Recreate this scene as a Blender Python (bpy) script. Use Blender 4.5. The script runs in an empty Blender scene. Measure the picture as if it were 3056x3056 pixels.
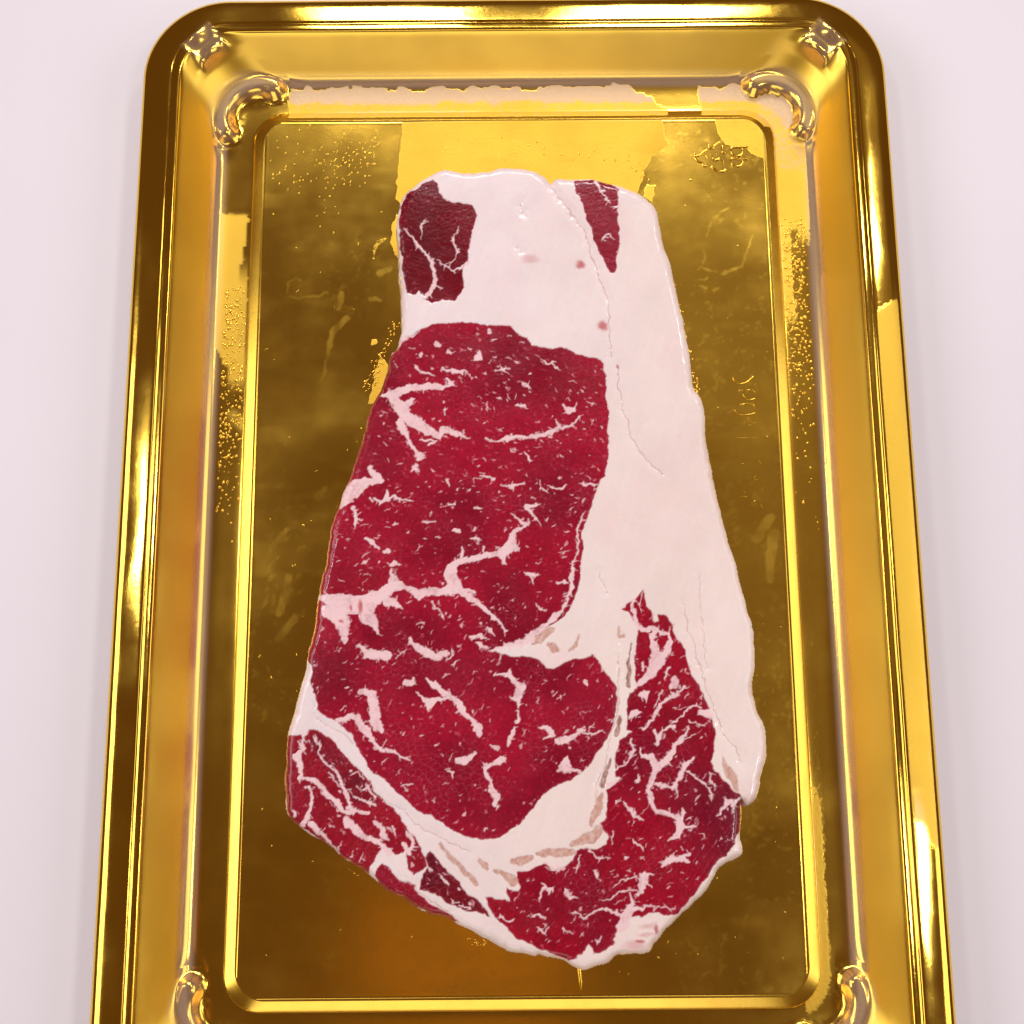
import bpy, math
import numpy as np

# ------------------------------------------------------------------ camera, light, exposure
SC = bpy.context.scene
COL = SC.collection
TH = math.atan(1.1 * 3056 / 18010)          # camera tilt away from straight down
CAM_H = 0.253
CAM_Y = -0.25 * math.tan(TH)
cam_data = bpy.data.cameras.new('camera')
cam_data.sensor_width = 36.0
cam_data.lens = 36.0 * 1.1
cam_data.clip_start = 0.005
cam_data.clip_end = 50.0
cam = bpy.data.objects.new('camera', cam_data)
cam.location = (0, CAM_Y, CAM_H)
cam.rotation_euler = (TH, 0, 0)
COL.objects.link(cam)
SC.camera = cam

world = bpy.data.worlds.new('World')
SC.world = world
world.use_nodes = True
bg = world.node_tree.nodes['Background']
bg.inputs['Color'].default_value = (0.25, 0.125, 0.052, 1)
bg.inputs['Strength'].default_value = 0.54

def area_lamp(name, loc, target, sx, sy, power, color):
    d = bpy.data.lights.new(name, 'AREA')
    d.shape = 'RECTANGLE'
    d.size, d.size_y = sx, sy
    d.energy = power
    d.color = color
    o = bpy.data.objects.new(name, d)
    from mathutils import Vector
    o.location = loc
    v = Vector(target) - Vector(loc)
    o.rotation_euler = v.to_track_quat('-Z', 'Y').to_euler()
    COL.objects.link(o)
    return o

def polar(az, zen, dist):
    a, z = math.radians(az), math.radians(zen)
    return (dist * math.sin(z) * math.cos(a), dist * math.sin(z) * math.sin(a), dist * math.cos(z))

area_lamp('ceiling_lamp', polar(98, 47, 1.5), (0, 0, 0), 0.20, 0.38, 6.0, (1.0, 0.96, 0.97))
area_lamp('ceiling_lamp', polar(80, 47, 1.5), (0, 0, 0), 0.22, 0.38, 6.5, (1.0, 0.96, 0.97))
area_lamp('side_fill', polar(184, 54, 1.6), (0, 0, 0), 1.3, 0.62, 9.8, (1.0, 0.965, 0.985))  # these three broad panels are added fill for tray walls and steak
area_lamp('side_fill', polar(-4, 56, 1.6), (0, 0, 0), 1.3, 0.62, 6.0, (1.0, 0.965, 0.985))
area_lamp('side_fill', polar(-95, 60, 1.6), (0, 0, 0), 1.0, 0.5, 3.2, (1.0, 0.95, 0.95))
for az, zen in ((163, 32), (42, 39), (-18, 33)):
    area_lamp('ceiling_lamp', polar(az, zen, 1.5), (0, 0, 0), 0.15, 0.15, 2.2, (1.0, 0.97, 0.98))
area_lamp('floor_fill', polar(35, 30, 1.5), (0, 0, 0), 1.0, 0.9, 0.28, (1.0, 0.80, 0.55))  # added dim panel, brightens the tray floor towards right and far end
area_lamp('warm_reflection_fill', polar(-100, 15, 1.3), (0, 0, 0), 0.26, 0.18, 0.05, (1.0, 0.42, 0.10))  # added panel, stands in for an orange reflection in the near floor

SC.view_settings.view_transform = 'Standard'
SC.view_settings.look = 'None'
SC.view_settings.exposure = -0.2
SC.view_settings.gamma = 1.0
SC.render.engine = 'CYCLES'
SC.cycles.max_bounces = 10
SC.cycles.glossy_bounces = 8
SC.cycles.caustics_reflective = True
SC.cycles.sample_clamp_indirect = 4.0

# ------------------------------------------------------------------ helpers
rng = np.random.default_rng(7)

def plane_pt(px, py, z):
    """photograph pixel (3056 px frame) -> point on the horizontal plane z"""
    f = 1.1 * 3056
    px = np.asarray(px, float); py = np.asarray(py, float)
    x = (px - 1528) / f
    y = -(py - 1528) / f
    c, s = math.cos(TH), math.sin(TH)
    Y = y * c + s
    Z = y * s - c
    t = (z - CAM_H) / Z
    return x * t, CAM_Y + Y * t

def srgb(r, g, b):
    v = np.array([r, g, b]) / 255.0
    return np.where(v <= 0.04045, v / 12.92, ((v + 0.055) / 1.055) ** 2.4)

def tag(o, label=None, cat=None, kind=None, group=None):
    if label: o['label'] = label
    if cat: o['category'] = cat
    if kind: o['kind'] = kind
    if group: o['group'] = group
    return o

def empty(name, loc=(0, 0, 0)):
    o = bpy.data.objects.new(name, None)
    o.location = loc
    o.empty_display_size = 0.02
    COL.objects.link(o)
    return o

def mesh_np(name, V, F, mat=None, parent=None, smooth=True, normals=None, attrs=None, colors=None):
    """V (n,3), F (m,4) or (m,3) arrays -> mesh object"""
    V = np.ascontiguousarray(V, np.float32); F = np.ascontiguousarray(F, np.int32)
    me = bpy.data.meshes.new(name)
    m, k = F.shape
    me.vertices.add(len(V)); me.vertices.foreach_set('co', V.ravel())
    me.loops.add(m * k); me.loops.foreach_set('vertex_index', F.ravel())
    me.polygons.add(m)
    me.polygons.foreach_set('loop_start', np.arange(0, m * k, k, dtype=np.int32))
    try:
        me.polygons.foreach_set('loop_total', np.full(m, k, np.int32))
    except Exception:
        pass
    me.polygons.foreach_set('use_smooth', np.full(m, smooth, bool))
    me.update(calc_edges=True)
    if attrs:
        for an, av in attrs.items():
            a = me.attributes.new(an, 'FLOAT', 'POINT')
            a.data.foreach_set('value', np.ascontiguousarray(av, np.float32))
    if colors is not None:
        a = me.attributes.new('tint', 'FLOAT_COLOR', 'POINT')
        c4 = np.ones((len(V), 4), np.float32); c4[:, :3] = colors
        a.data.foreach_set('color', c4.ravel())
    if normals is not None:
        me.normals_split_custom_set_from_vertices(np.ascontiguousarray(normals, np.float32))
    o = bpy.data.objects.new(name, me)
    if mat: me.materials.append(mat)
    COL.objects.link(o)
    if parent: o.parent = parent
    return o

def lattice_noise(X, Y, scale, seed):
    """smooth value noise in [-1,1] with feature size `scale` (metres)"""
    r = np.random.default_rng(seed)
    n = 256
    L = r.uniform(-1, 1, (n, n)).astype(np.float32)
    u = X / scale; v = Y / scale
    iu = np.floor(u).astype(int); iv = np.floor(v).astype(int)
    fu = (u - iu).astype(np.float32); fv = (v - iv).astype(np.float32)
    fu = fu * fu * (3 - 2 * fu); fv = fv * fv * (3 - 2 * fv)
    a = L[iu % n, iv % n]; b = L[(iu + 1) % n, iv % n]
    c = L[iu % n, (iv + 1) % n]; d = L[(iu + 1) % n, (iv + 1) % n]
    return (a * (1 - fu) + b * fu) * (1 - fv) + (c * (1 - fu) + d * fu) * fv

def smoothstep(a, b, x):
    t = np.clip((x - a) / (b - a), 0, 1)
    return t * t * (3 - 2 * t)

def poly_sdf(PX, PY, poly):
    """signed distance, positive inside"""
    P = np.asarray(poly, np.float32)
    d2 = np.full(PX.shape, 1e9, np.float32)
    ins = np.zeros(PX.shape, bool)
    n = len(P)
    for i in range(n):
        ax, ay = P[i]; bx, by = P[(i + 1) % n]
        ex, ey = bx - ax, by - ay
        wx, wy = PX - ax, PY - ay
        t = np.clip((wx * ex + wy * ey) / (ex * ex + ey * ey + 1e-12), 0, 1)
        dx = wx - ex * t; dy = wy - ey * t
        d2 = np.minimum(d2, dx * dx + dy * dy)
        cond = (ay > PY) != (by > PY)
        if abs(ey) > 1e-12:
            xin = ex * (PY - ay) / ey + ax
            ins ^= cond & (PX < xin)
    d = np.sqrt(d2)
    return np.where(ins, d, -d)

def line_sdf(PX, PY, pts):
    """distance minus half-width along a polyline [(x,y,r)...]; negative inside"""
    best = np.full(PX.shape, 1e9, np.float32)
    for (ax, ay, ar), (bx, by, br) in zip(pts[:-1], pts[1:]):
        ex, ey = bx - ax, by - ay
        t = np.clip(((PX - ax) * ex + (PY - ay) * ey) / (ex * ex + ey * ey + 1e-12), 0, 1)
        d = np.hypot(PX - ax - ex * t, PY - ay - ey * t) - (ar + (br - ar) * t)
        best = np.minimum(best, d)
    return best

def catmull(pts, n=4, closed=True):
    P = np.asarray(pts, float); m = len(P); out = []
    rngi = range(m) if closed else range(m - 1)
    for i in rngi:
        if closed:
            p0, p1, p2, p3 = P[(i - 1) % m], P[i], P[(i + 1) % m], P[(i + 2) % m]
        else:
            p0, p1, p2, p3 = P[max(i - 1, 0)], P[i], P[i + 1], P[min(i + 2, m - 1)]
        for k in range(n):
            t = k / n
            out.append(0.5 * ((2 * p1) + (p2 - p0) * t + (2 * p0 - 5 * p1 + 4 * p2 - p3) * t * t
                              + (3 * p1 - p0 - 3 * p2 + p3) * t ** 3))
    if not closed: out.append(P[-1])
    return np.array(out)

# ------------------------------------------------------------------ materials
def new_mat(name):
    m = bpy.data.materials.new(name); m.use_nodes = True
    nt = m.node_tree
    return m, nt, nt.nodes, nt.links, nt.nodes['Principled BSDF']

def noise_node(N, scale, detail=4, rough=0.55):
    n = N.new('ShaderNodeTexNoise')
    n.inputs['Scale'].default_value = scale
    n.inputs['Detail'].default_value = detail
    n.inputs['Roughness'].default_value = rough
    return n

def math_node(N, L, op, a, b=None, clamp=False):
    n = N.new('ShaderNodeMath'); n.operation = op; n.use_clamp = clamp
    for i, v in enumerate((a, b)):
        if v is None: continue
        if isinstance(v, (int, float)): n.inputs[i].default_value = v
        else: L.new(v, n.inputs[i])
    return n.outputs[0]

def make_meat_mat():
    m, nt, N, L, P = new_mat('raw_meat')
    a = N.new('ShaderNodeAttribute'); a.attribute_name = 'tint'
    w = N.new('ShaderNodeAttribute'); w.attribute_name = 'lean'
    L.new(a.outputs['Color'], P.inputs['Base Color'])
    tc = N.new('ShaderNodeTexCoord')
    n1 = noise_node(N, 900, 3); L.new(tc.outputs['Object'], n1.inputs['Vector'])
    n2 = noise_node(N, 160, 2); L.new(tc.outputs['Object'], n2.inputs['Vector'])
    r = math_node(N, L, 'MULTIPLY_ADD', n2.outputs[0], 0.25)
    r.node.inputs[2].default_value = 0.16
    L.new(r, P.inputs['Roughness'])
    P.inputs['IOR'].default_value = 1.38
    P.inputs['Specular IOR Level'].default_value = 0.5
    P.inputs['Coat Weight'].default_value = 0.5
    P.inputs['Coat Roughness'].default_value = 0.10
    P.inputs['Subsurface Weight'].default_value = 0.3
    P.inputs['Subsurface Radius'].default_value = (1.0, 0.45, 0.35)
    P.inputs['Subsurface Scale'].default_value = 0.0004
    hs = math_node(N, L, 'MULTIPLY', n1.outputs[0], math_node(N, L, 'MULTIPLY_ADD', w.outputs['Fac'], 0.8))
    hs.node.inputs[1].links[0].from_node.inputs[2].default_value = 0.2
    b = N.new('ShaderNodeBump'); b.inputs['Strength'].default_value = 0.22
    b.inputs['Distance'].default_value = 0.00022
    L.new(hs, b.inputs['Height']); L.new(b.outputs[0], P.inputs['Normal'])
    return m

def make_gold_mat():
    m, nt, N, L, P = new_mat('gold_film')
    tc = N.new('ShaderNodeTexCoord')
    am = N.new('ShaderNodeAttribute'); am.attribute_name = 'matte'
    aw = N.new('ShaderNodeAttribute'); aw.attribute_name = 'residue'
    grain = noise_node(N, 1500, 2); L.new(tc.outputs['Object'], grain.inputs['Vector'])
    blot = noise_node(N, 1000, 4, 0.65); L.new(tc.outputs['Object'], blot.inputs['Vector'])
    cloud = noise_node(N, 60, 4, 0.6); L.new(tc.outputs['Object'], cloud.inputs['Vector'])
    # ragged edge of the clouded patches
    e = math_node(N, L, 'ADD', am.outputs['Fac'], math_node(N, L, 'MULTIPLY', math_node(N, L, 'SUBTRACT', blot.outputs[0], 0.5), 0.9))
    mr = N.new('ShaderNodeMapRange'); mr.interpolation_type = 'SMOOTHSTEP'
    mr.inputs['From Min'].default_value = 0.30; mr.inputs['From Max'].default_value = 0.70
    L.new(e, mr.inputs['Value'])
    matte = math_node(N, L, 'MULTIPLY', mr.outputs[0], am.outputs['Fac'], True)
    # patchy thin film of haze over the mirror
    hz = N.new('ShaderNodeMapRange')
    hz.inputs['From Min'].default_value = 0.45; hz.inputs['From Max'].default_value = 0.8
    hz.inputs['To Max'].default_value = 0.07
    L.new(cloud.outputs[0], hz.inputs['Value'])
    rough = math_node(N, L, 'ADD', math_node(N, L, 'MULTIPLY_ADD', matte, 0.46), hz.outputs[0])
    rough.node.inputs[0].links[0].from_node.inputs[2].default_value = 0.165
    sat = N.new('ShaderNodeAttribute'); sat.attribute_name = 'satin'
    mil = N.new('ShaderNodeAttribute'); mil.attribute_name = 'milky'
    rough = math_node(N, L, 'ADD', rough, math_node(N, L, 'MULTIPLY', sat.outputs['Fac'], 0.2))
    L.new(rough, P.inputs['Roughness'])
    P.inputs['Metallic'].default_value = 1.0
    P.inputs['Base Color'].default_value = (0.90, 0.585, 0.075, 1)
    P.inputs['Specular Tint'].default_value = (1.0, 0.92, 0.7, 1)
    P.inputs['Coat Weight'].default_value = 0.18
    P.inputs['Coat Roughness'].default_value = 0.08
    h = math_node(N, L, 'ADD', math_node(N, L, 'MULTIPLY', grain.outputs[0], math_node(N, L, 'MULTIPLY_ADD', matte, 1.6)), cloud.outputs[0])
    h.node.inputs[0].links[0].from_node.inputs[1].links[0].from_node.inputs[2].default_value = 0.12
    b = N.new('ShaderNodeBump'); b.inputs['Strength'].default_value = 0.25
    b.inputs['Distance'].default_value = 0.00012
    L.new(h, b.inputs['Height']); L.new(b.outputs[0], P.inputs['Normal'])
    # pale dried film residue
    D = N.new('ShaderNodeBsdfPrincipled')
    D.inputs['Base Color'].default_value = (0.78, 0.60, 0.46, 1)
    D.inputs['Roughness'].default_value = 0.6
    b2 = N.new('ShaderNodeBump'); b2.inputs['Strength'].default_value = 0.8; b2.inputs['Distance'].default_value = 0.0004
    L.new(blot.outputs[0], b2.inputs['Height']); L.new(b2.outputs[0], D.inputs['Normal'])
    e2 = math_node(N, L, 'ADD', aw.outputs['Fac'], math_node(N, L, 'MULTIPLY', math_node(N, L, 'SUBTRACT', blot.outputs[0], 0.5), 0.8))
    mr2 = N.new('ShaderNodeMapRange'); mr2.interpolation_type = 'SMOOTHSTEP'
    mr2.inputs['From Min'].default_value = 0.4; mr2.inputs['From Max'].default_value = 0.6
    L.new(e2, mr2.inputs['Value'])
    fac = math_node(N, L, 'MULTIPLY', mr2.outputs[0], math_node(N, L, 'MULTIPLY', aw.outputs['Fac'], 0.85), True)
    fac = math_node(N, L, 'MAXIMUM', fac, math_node(N, L, 'MULTIPLY', mil.outputs['Fac'], 0.32))
    mix = N.new('ShaderNodeMixShader')
    L.new(fac, mix.inputs[0]); L.new(P.outputs[0], mix.inputs[1]); L.new(D.outputs[0], mix.inputs[2])
    L.new(mix.outputs[0], N['Material Output'].inputs['Surface'])
    return m

def make_table_mat():
    m, nt, N, L, P = new_mat('white_tabletop')
    tc = N.new('ShaderNodeTexCoord')
    n = noise_node(N, 9, 3); L.new(tc.outputs['Object'], n.inputs['Vector'])
    cr = N.new('ShaderNodeValToRGB')
    cr.color_ramp.elements[0].position = 0.35; cr.color_ramp.elements[0].color = (0.81, 0.775, 0.84, 1)
    cr.color_ramp.elements[1].position = 0.7; cr.color_ramp.elements[1].color = (0.835, 0.80, 0.865, 1)
    L.new(n.outputs[0], cr.inputs[0]); L.new(cr.outputs[0], P.inputs['Base Color'])
    P.inputs['Roughness'].default_value = 0.45
    g = noise_node(N, 2200, 2); L.new(tc.outputs['Object'], g.inputs['Vector'])
    b = N.new('ShaderNodeBump'); b.inputs['Strength'].default_value = 0.15; b.inputs['Distance'].default_value = 0.0001
    L.new(g.outputs[0], b.inputs['Height']); L.new(b.outputs[0], P.inputs['Normal'])
    return m

def make_water_mat():
    m, nt, N, L, P = new_mat('water')
    P.inputs['Base Color'].default_value = (1, 0.97, 0.9, 1)
    P.inputs['Transmission Weight'].default_value = 1.0
    P.inputs['Roughness'].default_value = 0.03
    P.inputs['IOR'].default_value = 1.33
    return m

MEAT = make_meat_mat()
GOLD = make_gold_mat()
TABLE = make_table_mat()
WATER = make_water_mat()

# ------------------------------------------------------------------ table
def build_table():
    s = 1.6
    V = [(-s, -s, 0), (s, -s, 0), (s, s, 0), (-s, s, 0)]
    o = mesh_np('table', np.array(V), np.array([[0, 1, 2, 3]]), TABLE, smooth=False)
    tag(o, 'smooth white tabletop under the gold tray', 'table', 'structure')
build_table()

# ------------------------------------------------------------------ tray
TX, TY, TROT = 0.0014, -0.0037, math.radians(0.45)
tray = empty('gold_tray', (TX, TY, 0))
tray.rotation_euler = (0, 0, TROT)
tag(tray, 'shiny gold plastic food tray with rounded rim, lying on the white tabletop', 'tray')
HX, HY = 0.0600, 0.0995                      # half size of the raised floor panel
Z_FLOOR = 0.004

def to_tray(x, y):
    c, s = math.cos(-TROT), math.sin(-TROT)
    x = np.asarray(x) - TX; y = np.asarray(y) - TY
    return x * c - y * s, x * s + y * c

def px_tray(pts, z, ox=0, oy=0, k=1.0):
    a = np.asarray(pts, float)
    x, y = plane_pt(ox + a[:, 0] / k, oy + a[:, 1] / k, z)
    u, v = to_tray(x, y)
    return np.stack([u, v], 1)

# profile from the floor edge outwards: (offset, z, corner radius)
PROFILE = [
    (-0.0012, 0.00385, 0.0050, 'channel'), (0.0000, 0.00398, 0.0062, 'channel'), (0.0004, 0.0039, 0.0066, 'channel'),
    (0.0024, 0.0031, 0.0075, 'channel'), (0.0029, 0.0029, 0.0080, 'channel'), (0.0055, 0.00286, 0.0095, 'channel'),
    (0.0086, 0.0029, 0.0115, 'channel'), (0.0100, 0.0032, 0.0125, 'channel'), (0.0110, 0.0039, 0.0130, 'channel'),
    (0.0117, 0.0047, 0.0132, 'side_wall'), (0.0135, 0.0069, 0.0128, 'side_wall'), (0.0155, 0.0093, 0.0122, 'side_wall'),
    (0.0172, 0.0113, 0.0116, 'side_wall'), (0.0180, 0.0122, 0.0114, 'side_wall'), (0.0183, 0.0126, 0.0114, 'rim'),
    (0.0187, 0.01275, 0.0116, 'rim'), (0.0196, 0.01265, 0.0124, 'rim'), (0.0203, 0.0125, 0.0130, 'rim'),
    (0.0207, 0.01265, 0.0134, 'rim'), (0.0225, 0.01252, 0.0152, 'rim'), (0.0250, 0.0122, 0.0176, 'rim'),
    (0.0263, 0.0118, 0.0190, 'rim'), (0.0272, 0.0111, 0.0198, 'rim'), (0.0275, 0.0103, 0.0200, 'rim'),
    (0.0274, 0.0091, 0.0199, 'rim'),
]

def ring(off, r, nc=64, nx=400, ny=640):
    """closed loop of a rounded rectangle, constant sample layout"""
    a, b = HX + off, HY + off
    pts = []
    corners = [(a - r, b - r, 0), (-a + r, b - r, 90), (-a + r, -b + r, 180), (a - r, -b + r, 270)]
    for ci, (cx, cy, a0) in enumerate(corners):
        for k in range(nc):
            t = math.radians(a0 + 90 * k / nc)
            pts.append((cx + r * math.cos(t), cy + r * math.sin(t)))
        nxt = corners[(ci + 1) % 4]
        t = math.radians(a0 + 90)
        p = (cx + r * math.cos(t), cy + r * math.sin(t))
        q = (nxt[0] + r * math.cos(t), nxt[1] + r * math.sin(t))
        n = nx if ci % 2 == 0 else ny
        for k in range(n):
            pts.append((p[0] + (q[0] - p[0]) * k / n, p[1] + (q[1] - p[1]) * k / n))
    return np.array(pts)

def refine_profile():
    P = np.array([(o, z, r) for o, z, r, _ in PROFILE])
    tags = [t for *_, t in PROFILE]
    fine, ft = [], []
    C = catmull(P, 4, closed=False)
    for i in range(len(C)):
        fine.append(C[i]); ft.append(tags[min(i // 4, len(tags) - 1)])
    return np.array(fine), ft

def band(x, a, b, soft):
    return smoothstep(a - soft, a + soft, x) * (1 - smoothstep(b - soft, b + soft, x))

def channel_masks(u, v, off):
    """clouded (matte), pale residue, satin and milky masks of channel, wall and rim; tray coordinates"""
    n1 = lattice_noise(u + 1, v + 1, 0.0025, 3); n2 = lattice_noise(u + 1, v + 1, 0.0009, 4); n3 = lattice_noise(u + 1, v + 1, 0.008, 5)
    jit = 0.0006 * n1 + 0.0003 * n2
    jl = 0.004 * n3 + 0.002 * n1
    top = v > HY - 0.002
    right, left = (u > HX - 0.001), (u < -HX + 0.001)
    matte = np.zeros_like(u); res = np.zeros_like(u)
    def put(m):
        np.maximum(matte, m, out=matte)
    # far end: crumbly band, a clear gap, then frost running round the corner
    ea = 0.0370 + jit * 2 - np.clip(off - 0.0035, 0, 1) * 1.5
    lim = 0.0092 + jit * 1.5
    wa = band(u, -0.0545 + jit, ea, 0.0003) + band(u, 0.0445 + jit, 0.085, 0.0003)
    far = top * (off > 0.0009) * (1 - smoothstep(lim - 0.0002, lim + 0.0002, off)) * wa
    put(far)
    res = np.maximum(res, far * (0.42 + 0.48 * smoothstep(0.0048, 0.0060, off + jit)))
    # right side under the far corner
    rs = right * (v < HY + 0.004) * band(off, 0.0022, 0.0098, 0.0002) * smoothstep(0.066 + jl, 0.074 + jl, v)
    put(0.9 * rs); res = np.maximum(res, 0.5 * rs * smoothstep(0.076, 0.088, v + jl))
    put(0.62 * right * band(off, 0.0022, 0.0054 + jit, 0.0002) * band(v, 0.046 + jl, 0.080, 0.004))
    put(0.34 * right * band(off, 0.0040 + jit, 0.0053 + jit, 0.0003) * band(v, -0.105, 0.05, 0.004))
    put(0.7 * right * band(off, 0.0024, 0.0048, 0.0002) * (1 - smoothstep(-0.062 + jl, -0.050 + jl, v)))
    # left side
    semi = (1.4 * left * band(off, 0.0042 + jit * 2, 0.0100, 0.0002) * band(v, 0.040 + jl, 0.0765 + jit, 0.0006))
    semi = np.maximum(semi, 1.2 * left * band(off, 0.0030, 0.0064, 0.0002) * band(v, 0.028 + jl * 2, 0.062, 0.004))
    # worn heat-seal strip on the rim
    put(0.85 * right * band(off, 0.0208, 0.0261, 0.00015) * band(v, -0.070 + jl * 2, 0.050 + jl, 0.003))
    satin = semi + 1.0 * band(off, 0.0120, 0.0178, 0.0006) + (-0.42 + 0.12 * n3) * smoothstep(0.0182, 0.0188, off) + 0.25 * smoothstep(0.0025, 0.0005, off)
    milky = band(off, 0.0092, 0.0118, 0.0008)
    return matte, res, satin, milky

def build_tray():
    prof, tg = refine_profile()
    rings = []
    for o, z, r in prof:
        R = ring(o, r)
        rings.append(np.column_stack([R, np.full(len(R), z)]))
    n = len(rings[0]); m = len(rings)
    V = np.concatenate(rings)
    # slight unevenness of the thin formed sheet
    up = smoothstep(0.010, 0.0124, V[:, 2])
    V[:, 2] += (0.00010 * lattice_noise(V[:, 0] + 1, V[:, 1] + 1, 0.012, 11) + 0.00003 * lattice_noise(V[:, 0] + 1, V[:, 1] + 1, 0.004, 12)) * up
    # formed corner features: bean shaped boss in the channel, faceted stacking lug at the rim
    ca = px_tray([(775, 345), (2312, 332)], 0.005)
    la = px_tray([(613, 134), (2456, 118)], 0.0120)
    bx, by = np.abs(ca).mean(0); lx, ly = np.abs(la).mean(0)
    au, av = np.abs(V[:, 0]), np.abs(V[:, 1])
    th = np.clip(np.degrees(np.arctan2(av - by, au - bx)), -24, 114)
    th = np.where((au < bx) & (av < by), np.where(au - bx > av - by, -24, 114), th)
    d = np.hypot(au - bx - 0.0086 * np.cos(np.radians(th)), av - by - 0.0086 * np.sin(np.radians(th)))
    zb = 0.0055 - 0.0026 * np.clip((d - 0.0008) / 0.0023, 0, 3) ** 2
    z0 = V[:, 2].copy()
    k = 0.0011
    h = np.clip(0.5 + 0.5 * (zb - z0) / k, 0, 1)
    zn = z0 * (1 - h) + zb * h + k * h * (1 - h)
    boss = (d < 0.0045)
    V[:, 2] = np.where(boss, zn, z0)
    boss_core = boss & (zb > z0 - 0.0002)
    c45 = math.sqrt(0.5)
    A = ((av - ly) - (au - lx)) * c45 / 0.0049; B = ((av - ly) + (au - lx)) * c45 / 0.0040
    ra = np.maximum(np.abs(A), np.abs(B))
    zl = 0.0127 + 0.0004 * B - 0.0011 * np.exp(-((A * 1.3) ** 2 + (B * 1.6) ** 2) * 2) + 0.0003 * np.cos(A * 5)
    ml = 1 - smoothstep(0.68, 1.0, ra)
    V[:, 2] = V[:, 2] * (1 - ml) + zl * ml
    idx = np.arange(n)
    F = []; lab = []
    for i in range(m - 1):
        a = i * n + idx; b = i * n + (idx + 1) % n
        F.append(np.stack([a, a + n, b + n, b], 1)); lab += [tg[i]] * n
    F = np.concatenate(F); lab = np.array(lab, dtype='U24')
    quad = np.where(V[:, 0] > 0, 0, 1) + np.where(V[:, 1] > 0, 0, 2)
    f0 = F[:, 0]
    for q in range(4):
        lab[boss_core[f0] & (quad[f0] == q)] = 'corner_boss%d' % q
        lab[(ra[f0] < 0.95) & (quad[f0] == q)] = 'stacking_lug%d' % q
    matte, res, satin, milky = channel_masks(V[:, 0], V[:, 1], np.repeat(prof[:, 0], n))
    milky = np.maximum(milky, 0.55 * (1 - smoothstep(0.0022, 0.0034, d)))
    milky = np.maximum(milky, 0.5 * ml); satin = satin * (1 - ml)
    matte = matte * (1 - ml) * (1 - 0.9 * (d < 0.0030)); res = res * (1 - 0.95 * (d < 0.0030))
    def soften(a):
        a = a.reshape(m, n)
        for _ in range(2):
            a = (np.roll(a, 1, 1) + 2 * a + np.roll(a, -1, 1)) / 4
        return a.ravel()
    matte, res = soften(matte), soften(res)
    # shared smooth normals
    fn = np.cross(V[F[:, 2]] - V[F[:, 0]], V[F[:, 3]] - V[F[:, 1]])
    vn = np.zeros_like(V)
    for k_ in range(4): np.add.at(vn, F[:, k_], fn)
    vn /= np.linalg.norm(vn, axis=1)[:, None] + 1e-20
    if vn[:, 2].mean() < 0:
        vn = -vn; F = F[:, ::-1]
    # the sheet bends gradually into its corners
    g = vn.reshape(m, n, 3); acc = np.zeros_like(g); ws = 0
    for sft in range(-24, 25, 2):
        wgt = math.exp(-(sft / 12.0) ** 2); acc += wgt * np.roll(g, sft, 1); ws += wgt
    acc = (acc / ws).reshape(-1, 3)
    keep = (np.maximum(ml, boss * 1.0))[:, None]
    vn = vn * keep + acc * (1 - keep)
    vn /= np.linalg.norm(vn, axis=1)[:, None] + 1e-20
    for nm in sorted(set(lab)):
        f = F[lab == nm]
        u, inv = np.unique(f, return_inverse=True)
        mesh_np(nm.rstrip('0123'), V[u], inv.reshape(f.shape), GOLD, tray, normals=vn[u],
                attrs={'matte': matte[u], 'residue': res[u], 'satin': satin[u], 'milky': milky[u]})
build_tray()

# clouded patches and smears on the floor panel, traced on the panel (photograph pixels)
FLOOR_PATCHES = [
    # (crop x, crop y, scale, strength, polygon)
    (800, 200, 1.61, 1.0, [(650, 248), (1895, 230), (1908, 330), (1925, 370), (1885, 405), (1840, 440), (1805, 520),
                           (1780, 600), (1760, 660), (1500, 760), (900, 760), (690, 690), (608, 640), (625, 480), (640, 330)]),
    (1900, 0, 2.273, 0.95, [(525, 770), (540, 860), (560, 930), (600, 985), (650, 1000), (750, 1015), (800, 1060), (905, 1085),
                            (910, 860), (850, 780)]),
    (1100, 500, 3.864, 0.9, [(330, 540), (270, 640), (250, 860), (290, 1000), (330, 1070), (420, 1000), (420, 600)]),
    (680, 700, 3.864, 0.85, [(1760, 1400), (1700, 1560), (1660, 1750), (1600, 1960), (1800, 1960), (1850, 1500)]),
    (680, 700, 3.864, 1.0, [(1645, 1200), (1700, 1190), (1735, 1230), (1715, 1280), (1660, 1280), (1635, 1240)]),
    (680, 700, 3.864, 0.5, [(1780, 20), (1700, 60), (1660, 180), (1650, 300), (1700, 280), (1740, 120), (1850, 40)]),
    (1100, 450, 1.932, 0.8, [(1655, 200), (1600, 190), (1580, 270), (1640, 300)]),
]
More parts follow.
